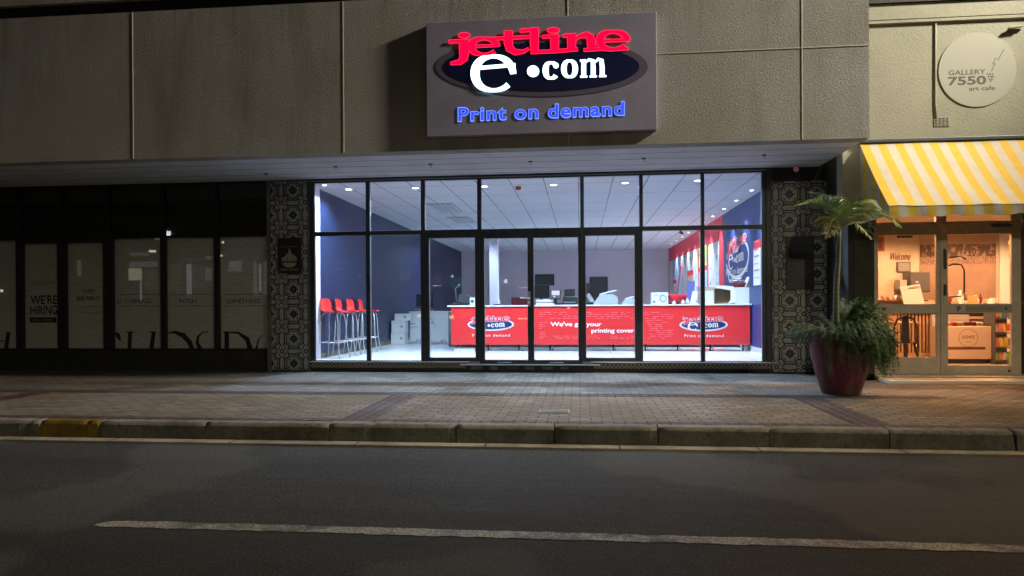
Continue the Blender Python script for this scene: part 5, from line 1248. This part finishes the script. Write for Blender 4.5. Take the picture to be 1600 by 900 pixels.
frond([cr_, pp(1318, 338, py_+.3), pp(1300, 318, py_+.6), pp(1287, 308, py_+.9)], .22, 26, M_PL, .4, seed=5)
frond([cr_, pp(1322, 345, py_-.2), pp(1340, 350, py_-.45), pp(1362, 374, py_-.6)], .22, 26, M_PL2, .6, seed=6)
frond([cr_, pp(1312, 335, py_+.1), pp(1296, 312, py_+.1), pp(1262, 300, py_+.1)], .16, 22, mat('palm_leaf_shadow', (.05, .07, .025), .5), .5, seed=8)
frond([cr_, pp(1324, 330, py_+.2), pp(1345, 318, py_+.35), pp(1372, 330, py_+.45)], .2, 24, M_PL, .6, seed=9)

# ------------------------------------------------------------------ across the street (seen only as reflections) and street lamps, some added
OB = thing('opposite_building', 'dark building across the road seen only as a reflection in the glass', 'building', (-8, -34, 0))
g = MB(); g.box(-60, 40, -36, -34, 0, 9, mat('dark_facade', (.10, .10, .09), .8)); g.build('wall', OB)
g = MB(); g.box(-60, 40, -34, -30, 0, .15, M_KERB); g.build('step', OB)
E1 = emis('lit_window_cream', (1, .95, .7), 1.6); E2 = emis('lit_window_cool', (.85, .95, 1), 1.0); E3 = emis('lit_sign_white', (.95, 1, 1), 11); E4 = emis('dim_window', (.9, .95, 1), .40); E6 = emis('very_dim_window', (.8, .9, .8), .12); E7 = emis('small_warm_light', (1, .82, .55), 8); E5 = emis('green_window', (.3, .9, .7), .55)
for (xa_, ya_, xb_, yb_, m_) in ((241, 372, 249, 375, E2), (232, 391, 243, 394, E7), (202, 395, 232, 399, E4), (202, 409, 246, 417, E4), (200, 419, 221, 438, E1), (218, 439, 221, 470, E2), (283, 403, 311, 408, E6), (291, 412, 299, 460, E2), (320, 418, 331, 438, E4),
        (320, 400, 331, 404, E4), (346, 377, 350, 380, E7), (339, 398, 347, 401, E7), (356, 407, 378, 424, E4), (358, 410, 372, 413, E2), (395, 408, 401, 462, E4), (404, 412, 408, 455, E2), (411, 408, 417, 462, E4), (120, 406, 126, 432, E4), (256, 361, 266, 369, E3), (226, 422, 246, 452, E6), (262, 412, 282, 455, E6), (300, 415, 318, 450, E6), (332, 408, 352, 450, E6), (0, 452, 4, 456, E7),
        (625, 424, 641, 438, E4), (680, 428, 692, 442, E4), (704, 434, 728, 450, E5), (788, 437, 793, 442, E3), (706, 430, 709, 434, E3), (803, 436, 808, 444, E2), (515, 408, 545, 411, E4), (522, 420, 536, 421, E2), (600, 398, 622, 399, E4), (560, 430, 566, 433, E2), (640, 410, 650, 411, E2), (1582, 405, 1588, 410, E3), (818, 430, 822, 446, E4), (1575, 396, 1579, 398, E2),
        (810, 449, 831, 450.3, E7), (676, 446, 690, 447.2, E7), (653, 491, 660, 495, E7), (702, 493, 710, 497.5, E7), (810, 497, 826, 498.6, E7), (886, 480, 891, 482.5, E7), (1066, 494, 1068, 499, E7)):  # car headlights and light streaks, put in as glowing boxes on the facade
    a = aY(xa_, ya_, 34.1); b = aY(xb_, yb_, 34.1); g = MB(); g.box(a.x, b.x, -33.99, -33.9, b.z, a.z, m_, .05); g.build('window', OB)
def streetlamp(x, y, h, ax, ay, lab, power, col, rad=.15, aim=None, cone=170, bl=.3):
    t = thing('street_lamp', lab, 'street lamp', (x, y, SW))
    g = MB(); g.tube([(x, y, SW), (x, y, h-1), (x+.1*(ax-x), y+.1*(ay-y), h)], .09, M_PRINTD, 12, .06); g.build('pole', t)
    g = MB(); g.tube([(x+.1*(ax-x), y+.1*(ay-y), h), (ax, ay, h+.15)], .04, M_PRINTD); g.build('arm', t)
    g = MB(); g.obox((ax, ay, h+.16), (.5, .28, .12), M_PRINTD, bev=.03); g.build('lamp_head', t)
    l = bpy.data.lights.new('lamp_light', 'SPOT'); l.energy = power; l.color = col; l.shadow_soft_size = rad; l.spot_size = R(cone); l.spot_blend = bl
    o = bpy.data.objects.new('lamp_light', l); C.objects.link(o); o.parent = t; o.location = Vector((ax, ay, h+.02))-Vector((x, y, SW))
    if aim: o.rotation_euler = (Vector(aim)-Vector((ax, ay, h))).to_track_quat('-Z', 'Y').to_euler()
    return t
streetlamp(11.5, -5.6, 10.4, 11.5, -4.0, 'tall street lamp at the kerb far to the right of the shops', 11500, (1.0, .93, .80), .5, (4, -2, 7.2), 74, .8)
streetlamp(8.5, 1.6, 14, 8.5, -1.0, 'floodlight mast above the cafe roof to the right', 4200, (1.0, .62, .28), .25)
streetlamp(4.5, -24, 7.5, 4.5, -22.5, 'street lamp across the road opposite the shops', 1350, (1.0, .94, .76), .5)  # added fill lamp, brightens the papered windows and the road
streetlamp(13, -24, 7.5, 13, -22.5, 'second street lamp across the road, farther right', 3700, (1.0, .88, .60), .5)  # added lamp, lights the cafe front, awning and pavement
